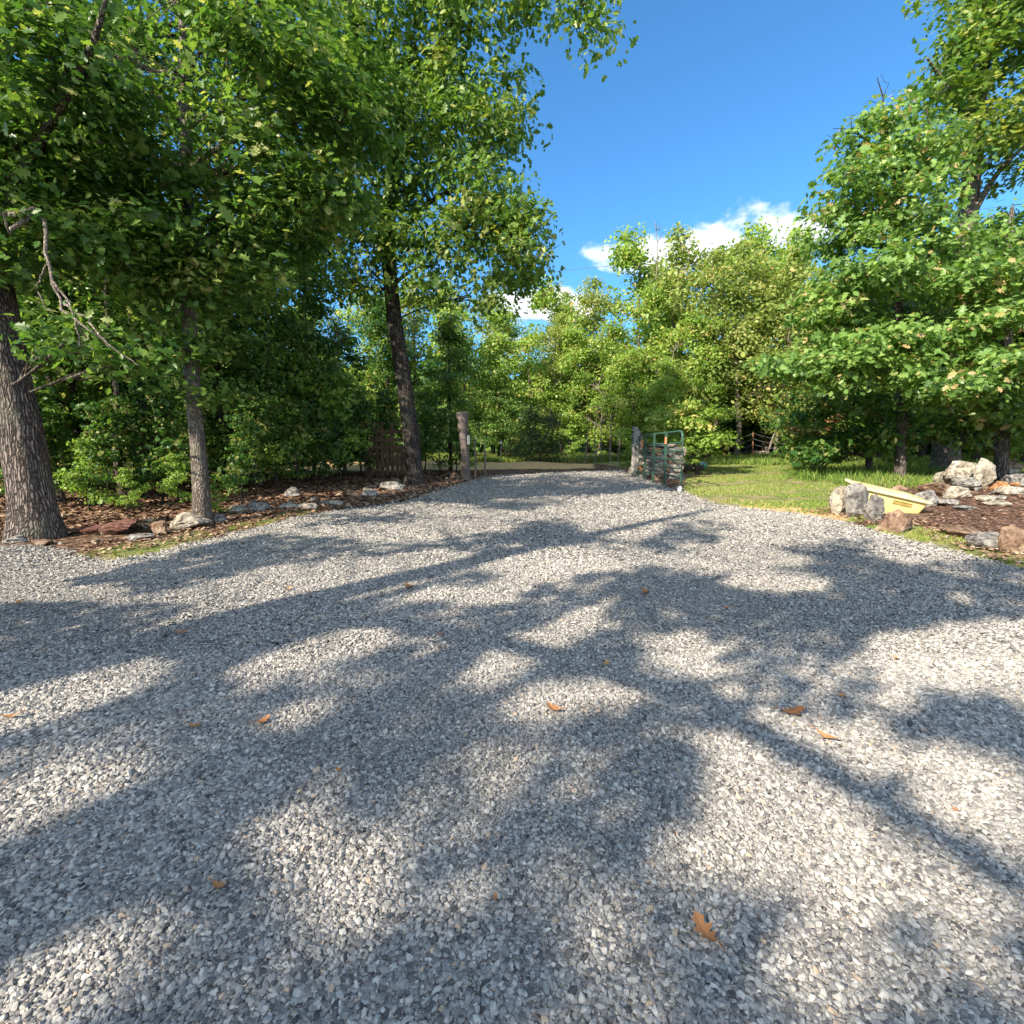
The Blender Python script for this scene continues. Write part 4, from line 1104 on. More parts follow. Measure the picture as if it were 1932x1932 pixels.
# T3 tall oak
b3 = G(782, 914); d3 = b3[1]
tree('oak_tree', 'tall oak with a dark forked trunk leaning over the drive, left of the weathered post', b3,
     [[(b3[0], b3[1], b3[2], .24), pt(776, 830, d3, .205), pt(762, 720, d3, .195), pt(745, 610, d3, .185), pt(734, 500, d3, .18), pt(732, 420, d3, .185), pt(745, 320, d3, .17), pt(752, 250, d3, .15), pt(700, 140, d3, .12), pt(668, 40, d3, .10), pt(655, -100, d3, .07), pt(650, -260, d3, .04)],
      [pt(750, 260, d3, .13), pt(790, 160, 13.5, .115), pt(830, 90, 13.2, .10), pt(880, 10, 12.9, .08), pt(960, -60, 12.5, .05), pt(1060, -70, 12, .025)],
      [pt(738, 480, d3, .08), pt(790, 400, 13.4, .06), pt(860, 360, 13, .04), pt(940, 390, 12.7, .02)],
      [pt(735, 440, d3, .07), pt(690, 420, 13.4, .05), pt(620, 440, 13, .02)]],
     [B(880, 290, 13, 80, 70, 1.5, 26), B(920, 390, 12.8, 80, 60, 1.5, 28), B(980, 470, 12.6, 55, 60, 1.1, 18), B(940, 210, 13, 55, 55, 1.2, 15), B(850, 190, 13.5, 80, 70, 1.5, 24), B(770, 110, 13.8, 90, 70, 1.6, 26),
      B(680, 230, 13.6, 80, 80, 1.6, 26), B(650, 350, 13.6, 80, 70, 1.6, 26), B(630, 450, 13.3, 90, 50, 1.5, 24), B(830, 500, 12.9, 70, 50, 1.3, 16), B(890, 560, 12.6, 40, 26, 1, 6), B(660, 90, 13.6, 80, 70, 1.5, 20),
      B(800, 0, 13, 110, 55, 1.5, 26), B(880, 55, 12.7, 60, 30, 1.2, 11), B(1000, 0, 12.2, 80, 16, .9, 9), B(1110, 15, 11.9, 40, 18, .7, 6), B(1130, 72, 11.8, 14, 14, .3, 2), B(700, -110, 13, 190, 70, 1.8, 34), B(930, -100, 12.4, 160, 50, 1.5, 20), B(970, 500, 12.3, 46, 50, 1, 10), B(1010, 430, 12.3, 26, 24, .8, 5), B(790, 330, 13.2, 70, 70, 1.2, 16), B(700, 510, 12.9, 60, 40, 1, 12), B(740, 330, 12.6, 60, 60, .8, 14), B(760, 220, 12.8, 70, 60, .8, 16), B(600, 400, 13.2, 60, 60, 1.2, 18), B(590, 250, 13.4, 50, 80, 1.2, 16), B(640, 520, 13.0, 70, 40, 1.2, 18), B(700, 440, 12.9, 60, 45, 1.0, 18), B(790, 450, 13.0, 60, 45, 1.0, 18), B(850, 450, 12.8, 50, 50, 1.0, 14), B(570, 470, 13.2, 50, 40, 1.2, 12), B(800, 560, 13.2, 50, 24, 1.0, 7), B(600, 90, 13.4, 60, 70, 1.2, 16), B(740, 450, 12.8, 40, 30, .5, 6)],
     M['bigoak'], M['barkdark'], seed=13, per=72, spread=.36, size=.145, keep_lit=.5, dap=.2, sides=24, droop=1.4, flat=.75, upb=.6, tmean=.56, limb_r=.06)

# right-hand trees
b4 = P(1785, 884, 17.0); b4[2] = gz(b4[0], b4[1]); d4 = 17.
tree('oak_tree', 'tall thick trunked oak towering at the upper right corner behind the young oaks', b4,
     [[(b4[0], b4[1], b4[2], .38), pt(1790, 780, d4, .35), pt(1803, 640, d4, .32), pt(1816, 500, d4, .29), pt(1828, 380, d4, .25), pt(1842, 230, d4, .2), pt(1860, 80, d4, .14), pt(1880, -120, d4, .08)],
      [pt(1840, 240, d4, .1), pt(1790, 170, 16.5, .07), pt(1750, 110, 16, .03)],
      [pt(1822, 430, d4, .1), pt(1880, 330, 16.5, .07), pt(1950, 260, 16, .04)],
      [pt(1832, 330, d4, .07), pt(1770, 270, 16.5, .05), pt(1745, 200, 16, .02)]],
     [B(1850, 120, 16.5, 80, 60, 1.8, 26), B(1900, 60, 16.2, 90, 80, 2, 34), B(1795, 165, 16, 42, 34, 1.3, 12), B(1900, 230, 15.8, 70, 50, 1.6, 24), B(1960, 160, 16, 80, 90, 2, 28), B(1790, 260, 16, 50, 30, 1.2, 12),
      B(1850, 0, 16.5, 90, 60, 2, 26), B(1960, -60, 16, 120, 80, 2, 30), B(1870, 290, 16, 60, 16, 1.3, 6), B(1950, 320, 16, 40, 30, 1.2, 6), B(1820, 60, 16.2, 30, 34, 1.2, 6), B(2050, 260, 16, 90, 150, 2, 34), B(2080, 500, 16, 100, 130, 2, 34)],
     M['bigoak'], M['barklight'], seed=14, filt=False, per=52, spread=.40, size=.18, sides=20, tmean=.66, limb_r=.06)
def young(label, bx, by, d, trunk_r, stem, blobs, mat='rightoak', seed=1, group=None, **kw):
    b = P(bx, by, d); b[2] = gz(b[0], b[1])
    s = [(b[0], b[1], b[2], trunk_r)] + [pt(x, y, d, r) for x, y, r in stem]
    a = dict(per=52, spread=.33, size=.16, tmean=.52, flat=.42, filt=False, upb=.7)
    a.update(kw)
    return tree('oak_tree' if 'name' not in kw else kw.pop('name'), label, b, [s], blobs, M[mat], M['bark'], seed=seed, group=group, **a)
young('bushy young oak with dead twigs at its top, left edge of the right hand group', 1700, 890, 14.5, .13, [(1702, 760, .12), (1695, 620, .11), (1690, 450, .09), (1685, 320, .06), (1665, 220, .03)],
      [B(1665, 270, 14, 70, 50, 1.2, 26), B(1740, 310, 14, 70, 60, 1.3, 28), B(1620, 350, 13.6, 60, 50, 1.2, 24), B(1700, 400, 13.6, 90, 60, 1.4, 38), B(1600, 440, 13.8, 55, 40, 1.2, 18), B(1640, 520, 13.2, 100, 45, 1.4, 34), B(1760, 480, 13.6, 80, 60, 1.4, 32), B(1560, 600, 13.6, 80, 50, 1.3, 26),
       B(1660, 640, 12.8, 100, 36, 1.3, 30), B(1580, 700, 13.2, 80, 36, 1.2, 22), B(1570, 390, 13.8, 30, 25, .8, 6), B(1480, 690, 13.8, 60, 30, 1, 12), B(1670, 215, 14, 30, 18, .7, 5)], seed=21)
young('leafy oak filling the right edge with layered bright sprays above the stone heap', 1890, 885, 14.0, .16, [(1893, 760, .14), (1900, 600, .12), (1905, 450, .09), (1910, 390, .04)],
      [B(1890, 445, 13.6, 70, 26, 1.4, 14), B(1830, 540, 12.8, 110, 28, 1.3, 32), B(1900, 600, 12.4, 100, 30, 1.3, 32), B(1790, 640, 12.6, 90, 26, 1.2, 24), B(1950, 500, 13, 80, 50, 1.4, 28), B(1850, 690, 12.2, 80, 24, 1.1, 22),
       B(1770, 740, 12.2, 70, 22, 1.1, 18), B(1940, 700, 12.4, 80, 36, 1.2, 24), B(1850, 770, 13.4, 90, 30, 1.3, 22), B(1700, 700, 12.6, 60, 24, 1.1, 14), B(1950, 800, 13.5, 80, 40, 1.2, 18), B(1820, 740, 12.0, 60, 16, .8, 12), B(1790, 815, 14.6, 90, 26, .8, 20), B(1900, 835, 14.8, 80, 26, .8, 18), B(1700, 830, 15, 60, 22, .8, 12)], seed=22)
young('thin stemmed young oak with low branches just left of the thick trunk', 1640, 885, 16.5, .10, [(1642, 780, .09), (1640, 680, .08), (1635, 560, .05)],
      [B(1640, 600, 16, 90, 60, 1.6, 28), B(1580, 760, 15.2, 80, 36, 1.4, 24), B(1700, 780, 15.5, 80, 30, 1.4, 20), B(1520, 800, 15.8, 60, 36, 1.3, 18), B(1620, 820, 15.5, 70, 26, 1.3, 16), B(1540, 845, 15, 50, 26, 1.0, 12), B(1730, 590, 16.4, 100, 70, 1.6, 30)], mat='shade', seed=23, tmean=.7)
# dead twigs at the top of the young oak
tb = bpy.data.objects['oak_tree.004'] if 'oak_tree.004' in bpy.data.objects else None
mb = MB()
for pts, r, sd in (([(1690, 330, 14.2), (1672, 240, 14.1), (1665, 180, 14), (1655, 145, 14)], (.04, .008), 11), ([(1680, 300, 14.1), (1640, 268, 14), (1600, 245, 13.9), (1570, 243, 13.8)], (.03, .004), 12), ([(1610, 250, 13.9), (1605, 225, 13.9), (1618, 212, 13.9)], (.01, .003), 13),
                   ([(1630, 262, 14), (1612, 240, 14), (1600, 218, 14)], (.01, .003), 14), ([(1668, 200, 14), (1645, 190, 14), (1630, 195, 14)], (.01, .003), 15), ([(1673, 240, 14), (1650, 222, 14), (1632, 216, 14)], (.012, .003), 16), ([(1665, 182, 14), (1675, 160, 14), (1660, 140, 14)], (.01, .003), 17), ([(1590, 246, 13.9), (1580, 258, 13.9), (1560, 255, 13.8)], (.008, .003), 18)):
    a_, b_ = rough(pts, r, sd, 9); mb.tube(a_, b_, 5)
for ob in bpy.data.objects:
    if ob.get('label', '').startswith('bushy young oak'): tb = ob
dl = mb.build('dead_twigs', M['barkdark'], tb, origin=tuple(tb.location)); dl['label'] = 'leafless dark twigs sticking up from the top'

# bush behind the gate
def shrub(name, label, px, py, d, blobs, mat, seed, leaf=OVAL, size=.09, per=40, spread=.2, **kw):
    b = P(px, py, d); b[2] = gz(b[0], b[1])
    stems = []; rg_ = np.random.default_rng(seed)
    for k in range(4):
        c, r, n = blobs[k % len(blobs)]
        e = c + rg_.normal(0, .2, 3) * r
        m_ = (b + e) / 2 + rg_.normal(0, .06, 3)
        stems.append([(b[0] + rg_.normal(0, .04), b[1], b[2], .03), (*m_, .022), (*e, .008)])
    return tree(name, label, b, stems, blobs, M[mat], M['bark'], leaf=leaf, size=size, per=per, spread=spread, seed=seed, filt=False, cat='bush', parts=('stems', 'twigs', 'foliage'), sides=7, flare=1, limb_r=.02, **kw)
shrub('bush', 'bright green leafy bush growing behind the green gate and white post', 1315, 882, 16.5,
      [B(1300, 800, 16.4, 45, 36, .7, 26), B(1340, 830, 16.2, 40, 34, .7, 24), B(1265, 790, 16.8, 40, 24, .6, 14), B(1310, 850, 16.2, 40, 22, .6, 14), B(1300, 765, 16.5, 22, 14, .4, 6), B(1240, 800, 16.9, 14, 20, .4, 5), B(1355, 790, 16.6, 14, 24, .4, 5)], 'bright', 31, size=.12, per=42, spread=.2, tmean=.62)
shrub('cedar', 'dark olive young cedar beside the dirt bank left of the bare saplings', 1015, 884, 20.5,
      [B(1010, 820, 20.4, 44, 32, .9, 24), B(1040, 790, 20.5, 24, 22, .7, 10), B(985, 850, 20.3, 30, 18, .8, 10), B(1045, 850, 20.3, 36, 18, .8, 12), B(1010, 785, 20.5, 20, 20, .6, 7)], 'cedar', 32, leaf=NARROW, size=.10, per=150, spread=.25, flat=.8)
shrub('bush', 'low dark bush with russet leaves under the right hand oaks', 1545, 876, 19, [B(1540, 815, 19, 50, 20, .9, 12), B(1590, 790, 19, 26, 16, .9, 7)], 'redleaf', 33, size=.13, per=26)
shrub('bush', 'dense dark green low bush left of the slender right trunks', 1535, 888, 16.8, [B(1535, 850, 16.6, 46, 26, .8, 20), B(1580, 860, 16.6, 30, 20, .7, 10)], 'shade', 34, size=.13, per=40, tmean=.75)

# bare saplings
for k, (px, h_, lb) in enumerate(((1105, 70, 'leftmost bare brown sapling beyond the dirt bank'), (1122, 84, 'bare straight sapling second from the left beyond the dirt bank'), (1136, 66, 'crooked bare sapling in the middle of the row'), (1150, 90, 'tallest bare sapling of the row beyond the dirt bank'), (1167, 60, 'rightmost short bare sapling by the gate'))):
    q = P(px, 884, 21.5); q[2] = gz(q[0], q[1]); mb = MB(); hh = h_ / F * 21.5
    r2 = np.random.default_rng(700 + k)
    st = np.stack([np.cumsum(r2.normal(0, .02, 7)), np.cumsum(r2.normal(0, .02, 7)), np.linspace(-.05, hh, 7)], 1)
    mb.tube(st, np.linspace(.035, .01, 7), 6)
    for j in range(26):
        f_ = r2.uniform(.1, .95); p0 = st[0] + (st[-1] - st[0]) * f_; a = r2.uniform(0, 6.28); l_ = r2.uniform(.15, .5) * (1.1 - f_)
        mb.tube([p0, p0 + np.array([math.cos(a) * l_, math.sin(a) * l_, l_ * r2.uniform(0, .5)])], [.01, .004], 3, cap=False)
    o = mb.build('bare_sapling', M['deadwood']); o.location = q; tag(o, lb, 'sapling', 'bare saplings beyond the dirt bank')
# leaning dead branches in the right field
for k, (pts, r, lb) in enumerate((([(1447, 862), (1455, 835), (1468, 800), (1478, 775)], (.06, .02), 'thick pale dead branch leaning up beside the far pale boulder'), ([(1448, 862), (1470, 845), (1500, 825)], (.03, .01), 'thin yellowish branch slanting right from the far pale boulder'), ([(1462, 815), (1478, 800), (1490, 775)], (.035, .012), 'forked upper dead branch resting on the thick pale one'))):
    P0 = [P(a, b, 24.5) for a, b in pts]; P0 = np.array(P0); P0[0, 2] = min(P0[0, 2], gz(P0[0, 0], P0[0, 1])) if k < 2 else P0[0, 2]
    sp_ = spline(P0, 12); mb = MB(); mb.tube(sp_, np.linspace(r[0], r[1], 12), 7, wob=.1); o = mb.build('dead_branch', M['deadwood'], smooth=True, origin=P0[0]); tag(o, lb, 'dead branch')
for k, (px, pw, lb) in enumerate(((1443, 16, 'pale mottled tree trunk standing in the far weeds behind the dead branches'),)):
    q = P(px, 870, 27.); q[2] = gz(q[0], q[1])
    young(lb, px, 870, 27., .22, [(px, 820, .2), (px + 2, 740, .17), (px, 640, .12), (px - 3, 560, .05)], [B(px, 600, 27, 60, 50, 2, 24), B(px - 40, 680, 26, 50, 40, 2, 18), B(px + 50, 690, 26, 50, 40, 2, 18), B(px, 520, 27, 40, 40, 2, 12)], mat='yellowgreen', seed=41, size=.22, spread=.5, per=40, leaf=OVAL)

# ---------------------------------------------------------------- prototype trees and their copies
def proto(name, height, mat, bark, seed, crown0, width, nb, nc, size, per, spread, leaf=OVAL, tmean=.5, flat=.6, r0=.11, cat='tree', lean=.3):
    rg_ = np.random.default_rng(seed)
    pts = [(0, 0, 0, r0)]
    x = y = 0
    for k in range(1, 7):
        x += rg_.normal(0, lean * height / 40); y += rg_.normal(0, lean * height / 40)
        pts.append((x, y, height * k / 6.3, r0 * (1 - k / 7)))
    blobs = []
    for k in range(nb):
        f = crown0 + (1 - crown0) * (k + .5) / nb
        wr_ = width * (1 - .75 * ((f - crown0) / (1 - crown0)) ** 1.8) * rg_.uniform(.7, 1.2)
        a = rg_.uniform(0, 6.28); rr_ = wr_ * rg_.uniform(.15, .8)
        c = np.array([rr_ * math.cos(a), rr_ * math.sin(a), f * height])
        blobs.append((c, np.array([wr_ * .46, wr_ * .46, height * .06 * rg_.uniform(.8, 1.4)]), nc))
    return tree(name, '', (0, 0, 0), [pts], blobs, M[mat], M[bark], leaf=leaf, size=size, per=per, spread=spread, seed=seed, filt=False, tmean=tmean, flat=flat, cat=cat, upb=.35, sides=10, flare=1.3, limb_r=.03)
protos = {
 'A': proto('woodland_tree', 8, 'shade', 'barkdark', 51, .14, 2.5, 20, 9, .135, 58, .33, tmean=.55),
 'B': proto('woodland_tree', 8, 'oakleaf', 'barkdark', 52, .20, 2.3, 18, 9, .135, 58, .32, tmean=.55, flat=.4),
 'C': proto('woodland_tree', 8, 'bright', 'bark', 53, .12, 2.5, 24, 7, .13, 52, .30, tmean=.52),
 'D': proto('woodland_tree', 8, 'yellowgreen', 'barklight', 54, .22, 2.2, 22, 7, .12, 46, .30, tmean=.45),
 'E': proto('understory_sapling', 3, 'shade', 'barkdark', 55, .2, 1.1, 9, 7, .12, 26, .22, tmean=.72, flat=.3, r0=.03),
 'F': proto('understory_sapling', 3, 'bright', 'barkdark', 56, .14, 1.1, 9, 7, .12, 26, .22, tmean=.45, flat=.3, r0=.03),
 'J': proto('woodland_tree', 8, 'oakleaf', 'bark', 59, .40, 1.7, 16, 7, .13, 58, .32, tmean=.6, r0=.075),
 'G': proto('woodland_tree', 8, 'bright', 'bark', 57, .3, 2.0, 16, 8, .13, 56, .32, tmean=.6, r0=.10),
}
first = {k: True for k in protos}
def put(kind, px, d, h, label, group, rot=None, wide=1.0):
    b = P(px, 870, d); x, y = b[0], b[1]; z = gz(x, y) - .03
    s = h / (8 if kind not in 'EF' else 3)
    if first[kind]: o = protos[kind]; first[kind] = False
    else: o = copy_tree(protos[kind])
    o.location = (x, y, z); o.scale = (s * wide, s * wide, s); o.rotation_euler = (0, 0, random.uniform(0, 6.28) if rot is None else rot)
    o['label'] = label; o['group'] = group; o['category'] = 'tree' if kind not in 'EF' else 'sapling'
rs = random.Random(17); random.seed(99)
# near left woods, shade
for kind, px, d, h in [('A', 150, 11, 6.5), ('J', 110, 10.2, 7.5), ('J', 230, 9.8, 6.8), ('J', 520, 13.2, 6.6), ('J', 590, 14.8, 6.2), ('J', 170, 13, 8.6), ('J', 30, 10.2, 8), ('B', 20, 11.5, 7), ('B', 420, 12.2, 5.6), ('A', -120, 11, 7), ('A', 60, 15, 8), ('B', 300, 14, 7.5), ('A', 500, 14.5, 5.0), ('A', 200, 16.5, 8.5), ('B', -80, 15, 9.0), ('B', 570, 16.5, 5.0), ('B', 850, 17.6, 5.0), ('A', 735, 22.8, 7.0), ('A', 650, 17.2, 4.8), ('A', 400, 17.4, 6.0), ('A', -300, 14, 9)]:
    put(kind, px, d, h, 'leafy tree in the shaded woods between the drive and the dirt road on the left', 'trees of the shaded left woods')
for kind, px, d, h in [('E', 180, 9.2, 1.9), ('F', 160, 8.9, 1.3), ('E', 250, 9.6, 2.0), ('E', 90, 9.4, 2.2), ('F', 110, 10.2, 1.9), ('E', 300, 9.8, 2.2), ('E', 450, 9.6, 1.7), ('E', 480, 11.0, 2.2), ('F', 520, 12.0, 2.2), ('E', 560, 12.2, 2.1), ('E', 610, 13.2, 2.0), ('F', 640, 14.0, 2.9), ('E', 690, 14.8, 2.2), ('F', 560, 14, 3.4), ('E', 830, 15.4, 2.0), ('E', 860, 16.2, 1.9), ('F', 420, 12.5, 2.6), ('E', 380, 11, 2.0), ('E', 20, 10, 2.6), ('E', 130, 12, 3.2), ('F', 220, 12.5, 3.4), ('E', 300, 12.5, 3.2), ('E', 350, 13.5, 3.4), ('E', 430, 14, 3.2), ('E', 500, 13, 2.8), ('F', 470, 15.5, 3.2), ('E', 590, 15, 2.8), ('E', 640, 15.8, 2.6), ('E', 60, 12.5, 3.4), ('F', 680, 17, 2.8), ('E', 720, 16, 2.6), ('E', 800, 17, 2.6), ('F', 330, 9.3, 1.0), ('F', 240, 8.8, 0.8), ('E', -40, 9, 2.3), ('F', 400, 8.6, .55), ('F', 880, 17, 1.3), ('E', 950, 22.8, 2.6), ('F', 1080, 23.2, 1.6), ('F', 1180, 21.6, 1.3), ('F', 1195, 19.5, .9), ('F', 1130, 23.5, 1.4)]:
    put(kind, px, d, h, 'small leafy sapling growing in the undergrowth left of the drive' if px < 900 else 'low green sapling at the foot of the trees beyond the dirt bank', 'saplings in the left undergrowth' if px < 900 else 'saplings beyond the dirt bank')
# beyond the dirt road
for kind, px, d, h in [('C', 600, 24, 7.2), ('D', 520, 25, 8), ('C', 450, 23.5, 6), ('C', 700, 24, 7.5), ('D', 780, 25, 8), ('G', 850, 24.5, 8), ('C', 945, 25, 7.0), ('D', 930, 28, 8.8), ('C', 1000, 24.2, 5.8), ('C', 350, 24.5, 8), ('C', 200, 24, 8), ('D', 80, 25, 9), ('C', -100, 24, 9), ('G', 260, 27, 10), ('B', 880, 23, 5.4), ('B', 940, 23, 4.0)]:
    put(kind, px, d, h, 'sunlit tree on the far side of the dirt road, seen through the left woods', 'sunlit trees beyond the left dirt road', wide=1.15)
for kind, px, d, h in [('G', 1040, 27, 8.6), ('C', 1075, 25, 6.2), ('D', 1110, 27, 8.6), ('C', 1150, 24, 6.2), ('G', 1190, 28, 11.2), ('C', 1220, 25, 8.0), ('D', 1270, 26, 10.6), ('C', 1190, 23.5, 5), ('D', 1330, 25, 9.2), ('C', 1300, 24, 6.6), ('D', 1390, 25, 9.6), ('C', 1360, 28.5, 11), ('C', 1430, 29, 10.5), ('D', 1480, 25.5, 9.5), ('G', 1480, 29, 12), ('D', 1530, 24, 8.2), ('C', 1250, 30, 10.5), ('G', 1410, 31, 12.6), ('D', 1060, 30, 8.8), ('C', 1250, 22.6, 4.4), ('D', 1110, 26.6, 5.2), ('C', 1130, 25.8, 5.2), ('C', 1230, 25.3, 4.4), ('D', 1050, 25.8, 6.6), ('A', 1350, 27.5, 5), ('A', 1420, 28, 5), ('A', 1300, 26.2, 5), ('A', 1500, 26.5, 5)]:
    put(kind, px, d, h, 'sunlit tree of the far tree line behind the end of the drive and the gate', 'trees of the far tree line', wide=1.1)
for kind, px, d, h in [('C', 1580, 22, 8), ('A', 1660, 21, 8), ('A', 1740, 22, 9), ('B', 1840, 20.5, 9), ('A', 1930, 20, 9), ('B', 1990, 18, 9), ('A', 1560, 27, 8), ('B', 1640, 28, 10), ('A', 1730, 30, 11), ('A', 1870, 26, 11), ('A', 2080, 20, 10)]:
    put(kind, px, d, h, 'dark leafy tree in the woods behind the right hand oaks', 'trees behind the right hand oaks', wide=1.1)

# a belt of far woods so that the horizon is closed from other positions
for k, (px, d, hh, r0_, lb) in enumerate(((1238, 26.5, 11.4, .10, 'grey leafless snag rising above the far trees below the cloud'), (1213, 24, 5.2, .06, 'bare slanting snag among the far trees left of the gate'), (1128, 23.6, 3.6, .05, 'bare whitish snag low in the far tree line above the saplings'), (1455, 24, 6.0, .07, 'bare pale snag in the tree line right of the leafy bush'), (1035, 24.4, 4.6, .05, 'thin bare snag in front of the tree line left of the bare saplings'), (655, 16.0, 5.0, .035, 'thin bare dead stem in the left woods beside the tall oak'))):
    q = P(px, 870, d); q[2] = gz(q[0], q[1]); mb = MB(); r2 = np.random.default_rng(950 + k)
    st = np.stack([np.cumsum(r2.normal(0, .10 if k != 1 else .02, 10)) + (k == 1) * np.linspace(0, 1.2, 10), np.cumsum(r2.normal(0, .08, 10)), np.linspace(-.1, hh, 10)], 1); st[0, :2] = 0
    st = spline(st, 24); mb.tube(st, np.linspace(r0_, .012, 24), 8, wob=.06)
    for j in range(22):
        i0 = r2.integers(7, 23); p0 = st[i0]; a = r2.uniform(0, 6.28); l_ = r2.uniform(.4, 1.5) * (1.25 - i0 / 24)
        p2 = p0 + np.array([math.cos(a) * l_, math.sin(a) * l_, l_ * r2.uniform(.1, .9)])
        c_ = bez(p0, (p0 + p2) / 2 + r2.normal(0, .12, 3), p2, 6); mb.tube(c_, np.linspace(.022, .007, 6), 4, cap=False)
        for m_ in range(2):
            b_ = c_[r2.integers(2, 5)]; e_ = b_ + r2.normal(0, .25, 3) * l_ + np.array([0, 0, .15]); mb.tube([b_, e_], [.010, .005], 3, cap=False)
    o = mb.build('dead_tree', M['deadwood'], smooth=True); o.location = q; tag(o, lb, 'dead tree')
ORD = ['first', 'second', 'third', 'fourth', 'fifth', 'sixth', 'seventh', 'eighth', 'ninth', 'tenth', 'eleventh', 'twelfth', 'thirteenth', 'fourteenth', 'fifteenth', 'sixteenth', 'seventeenth', 'eighteenth', 'nineteenth', 'twentieth'] + ['twenty-' + q for q in ('first', 'second', 'third', 'fourth', 'fifth', 'sixth', 'seventh', 'eighth', 'ninth')] + ['thirtieth'] + ['thirty-' + q for q in ('first', 'second', 'third', 'fourth', 'fifth', 'sixth', 'seventh', 'eighth', 'ninth')] + ['fortieth', 'forty-first', 'forty-second']
def ordinals(group, what):
    obs = sorted([o for o in bpy.data.objects if o.get('group') == group and o.parent is None], key=lambda o: o.location.x / o.location.y)
    for k, o in enumerate(obs): o['label'] = ORD[k] + ' ' + what
ordinals('trees of the far tree line', 'from the left of the sunlit trees behind the gate and dirt bank')
ordinals('trees of the shaded left woods', 'from the left of the trees in the shaded woods left of the drive')
ordinals('saplings in the left undergrowth', 'from the left of the small leafy saplings in the left undergrowth')
ordinals('trees behind the right hand oaks', 'from the left of the dark trees behind the right hand oaks')
ordinals('sunlit trees beyond the left dirt road', 'from the left of the sunlit trees seen through the left woods')
ordinals('saplings beyond the dirt bank', 'from the left of the low green saplings beyond the dirt bank')
ordinals('small edging stones left of the drive', 'from the left of the small edging stones left of the drive')
ordinals('small stones of the right hand heap', 'from the left of the small broken stones in the right hand heap')
def far_wood():
    r2 = np.random.default_rng(90); mb = MB()
    for k in range(90):
        a = -1.25 + 2.5 * k / 89 + r2.normal(0, .01); d = r2.uniform(44, 62)
        c = np.array([math.sin(a) * d, math.cos(a) * d, 0]); hgt_ = r2.uniform(8, 11)
        n = 560; u = r2.normal(size=(n, 3)); u /= np.linalg.norm(u, axis=1)[:, None]; rad = r2.uniform(0, 1, n) ** .4
        cen = c + u * rad[:, None] * np.array([3.2, 3.2, hgt_ / 2]) + np.array([0, 0, .6 + hgt_ / 2])
        leaves(mb, cen, r2.uniform(.7, 1.3, n), OVAL, r2.normal(size=(n, 3)) * .6 + np.array([0, -.3, .8]) + u * .5, np.clip(r2.normal(.45, .2, n), 0, .95), r2, .2)
    for k in range(130):
        a = -1.3 + 2.6 * k / 129; d = r2.uniform(36, 42); c = np.array([math.sin(a) * d, math.cos(a) * d, 2.0]); n = 260
        cen = c + r2.normal(size=(n, 3)) * np.array([.9, .9, .9])
        leaves(mb, cen, r2.uniform(.4, .8, n), OVAL, r2.normal(size=(n, 3)) * .6 + np.array([0, -.5, .5]), np.clip(r2.normal(.3, .2, n), 0, .95), r2, .2)
    tag(mb.build('distant_woods', M['oakleaf'], tint=True), 'distant mass of woodland closing the view behind the nearer trees', 'woods', kind='stuff')
far_wood()

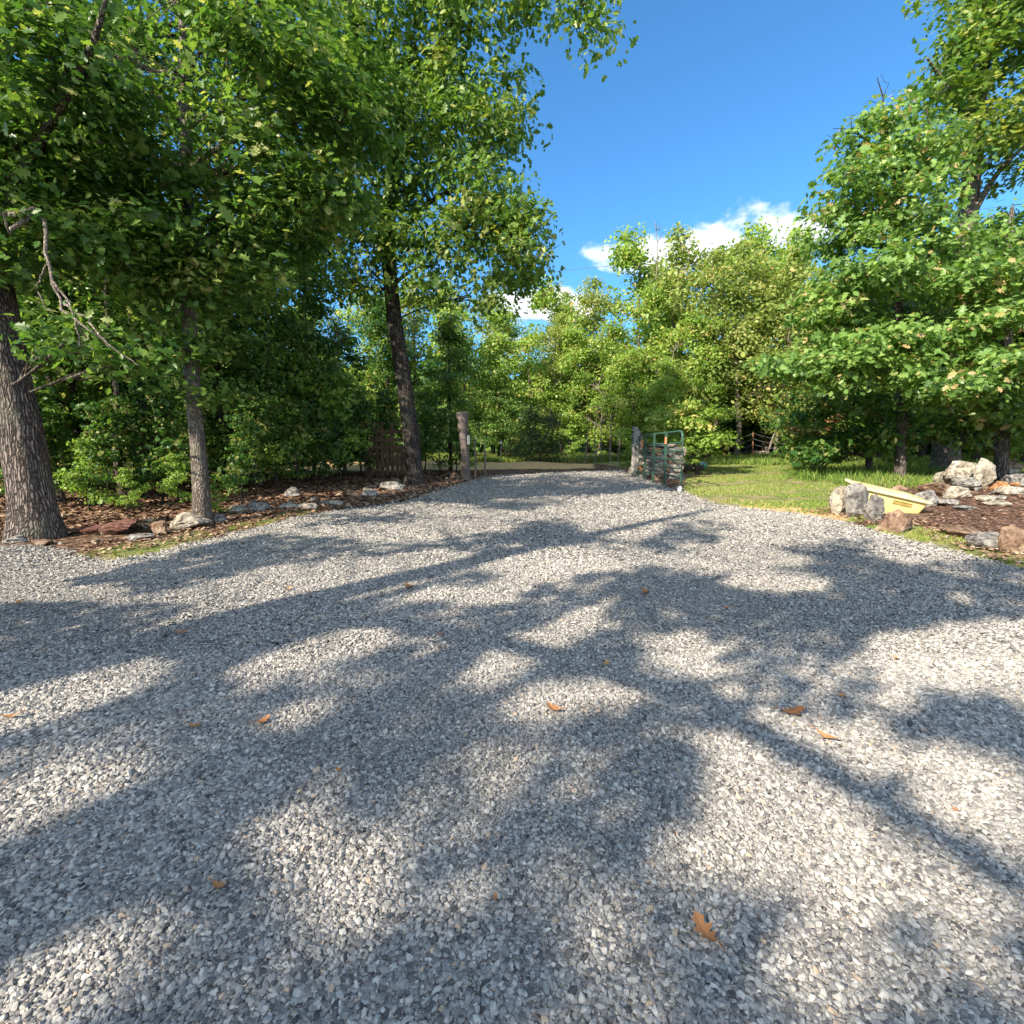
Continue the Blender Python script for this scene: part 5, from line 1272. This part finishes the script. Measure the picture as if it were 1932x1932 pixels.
# ---------------------------------------------------------------- trees beside and behind the viewer whose shade falls on the drive
def shade_tree(label, bx, by, h, gpx, seed):
    """crown spread so that its shade covers the ground points gpx (photo pixels), height profile around h"""
    rg_ = np.random.default_rng(seed)
    z0_ = gz(bx, by)
    stem = [(bx, by, z0_, .3), (bx + .1, by, z0_ + h * .3, .25), (bx - .1, by + .1, z0_ + h * .6, .18), (bx, by, z0_ + h, .06)]
    blobs = []
    for (gx_, gy_, rad, n) in gpx:
        g_ = np.array([gx_, gy_, SLOPE * gy_])
        # where the sun ray through the ground point passes nearest to the trunk
        t = ((bx - gx_) * L[0] + (by - gy_) * L[1]) / (L[0] ** 2 + L[1] ** 2)
        t = t + rg_.uniform(-1.2, 1.2)
        c = g_ + L * t
        blobs.append((c, np.array([rad, rad, rad * .75]), n))
    return tree('oak_tree', label, (bx, by, z0_), [stem], blobs, M['oakleaf'], M['bark'], leaf=OAK, size=.17, per=66, spread=.36, seed=seed, keep_lit=0.0, dap=1.0, flat=.7, limb_r=.018, twig=False)
grid = [(x, y) for y in np.arange(.6, 12.5, 1.1) for x in np.arange(-9.0, 9.5, 1.15) if abs(x) < y * 1.15 + 1.5 and not (x < -4.3 and y > 4.5)]
trunks = [(-7.6, -1.5, 'oak standing just outside the left edge of the view beside the drive'), (-11.5, -5.5, 'oak behind the viewer on the left of the drive'), (-5.2, -8.5, 'oak behind the viewer nearest the drive')]
assign = {k: [] for k in range(len(trunks))}
r5 = np.random.default_rng(3)
for (x, y) in grid:
    best = None
    for k, (bx, by, _) in enumerate(trunks):
        t = ((bx - x) * L[0] + (by - y) * L[1]) / (L[0] ** 2 + L[1] ** 2)
        c = np.array([x, y]) + L[:2] * t; off = math.hypot(c[0] - bx, c[1] - by); hz = L[2] * t + SLOPE * y
        if hz < 3.0 or hz > 9.5: continue
        if best is None or off < best[0]: best = (off, k)
    if best and best[0] < 6.5: assign[best[1]].append((x + r5.normal(0, .15), y + r5.normal(0, .15), .75, 9))
for k, (bx, by, lb) in enumerate(trunks):
    if assign[k]: shade_tree(lb, bx, by, 10.5, assign[k], 800 + k)
for ob in bpy.data.objects:
    if ob.get('label', '') == trunks[0][2]:
        gpts = [(1330, 1325, 9.6), (1400, 1365, 9.5), (1520, 1430, 9.4), (1640, 1500, 9.5), (1780, 1580, 9.3), (1990, 1700, 9.4)]
        mb = MB(); q_ = []
        for a_, b_, t_ in gpts:
            g_ = G(a_, b_); q_.append(g_ + L * t_)
        q_ = [np.array([-7.5, -1.5, 5.0]), np.array([-6.6, -1.9, 5.5])] + q_
        mb.tube(spline(q_, 26), np.linspace(.09, .035, 26), 8, wob=.08)
        mb.build('limb', M['bark'], ob, smooth=True, origin=tuple(ob.location))
print('tris approx', sum(len(m.loops) for m in bpy.data.meshes))
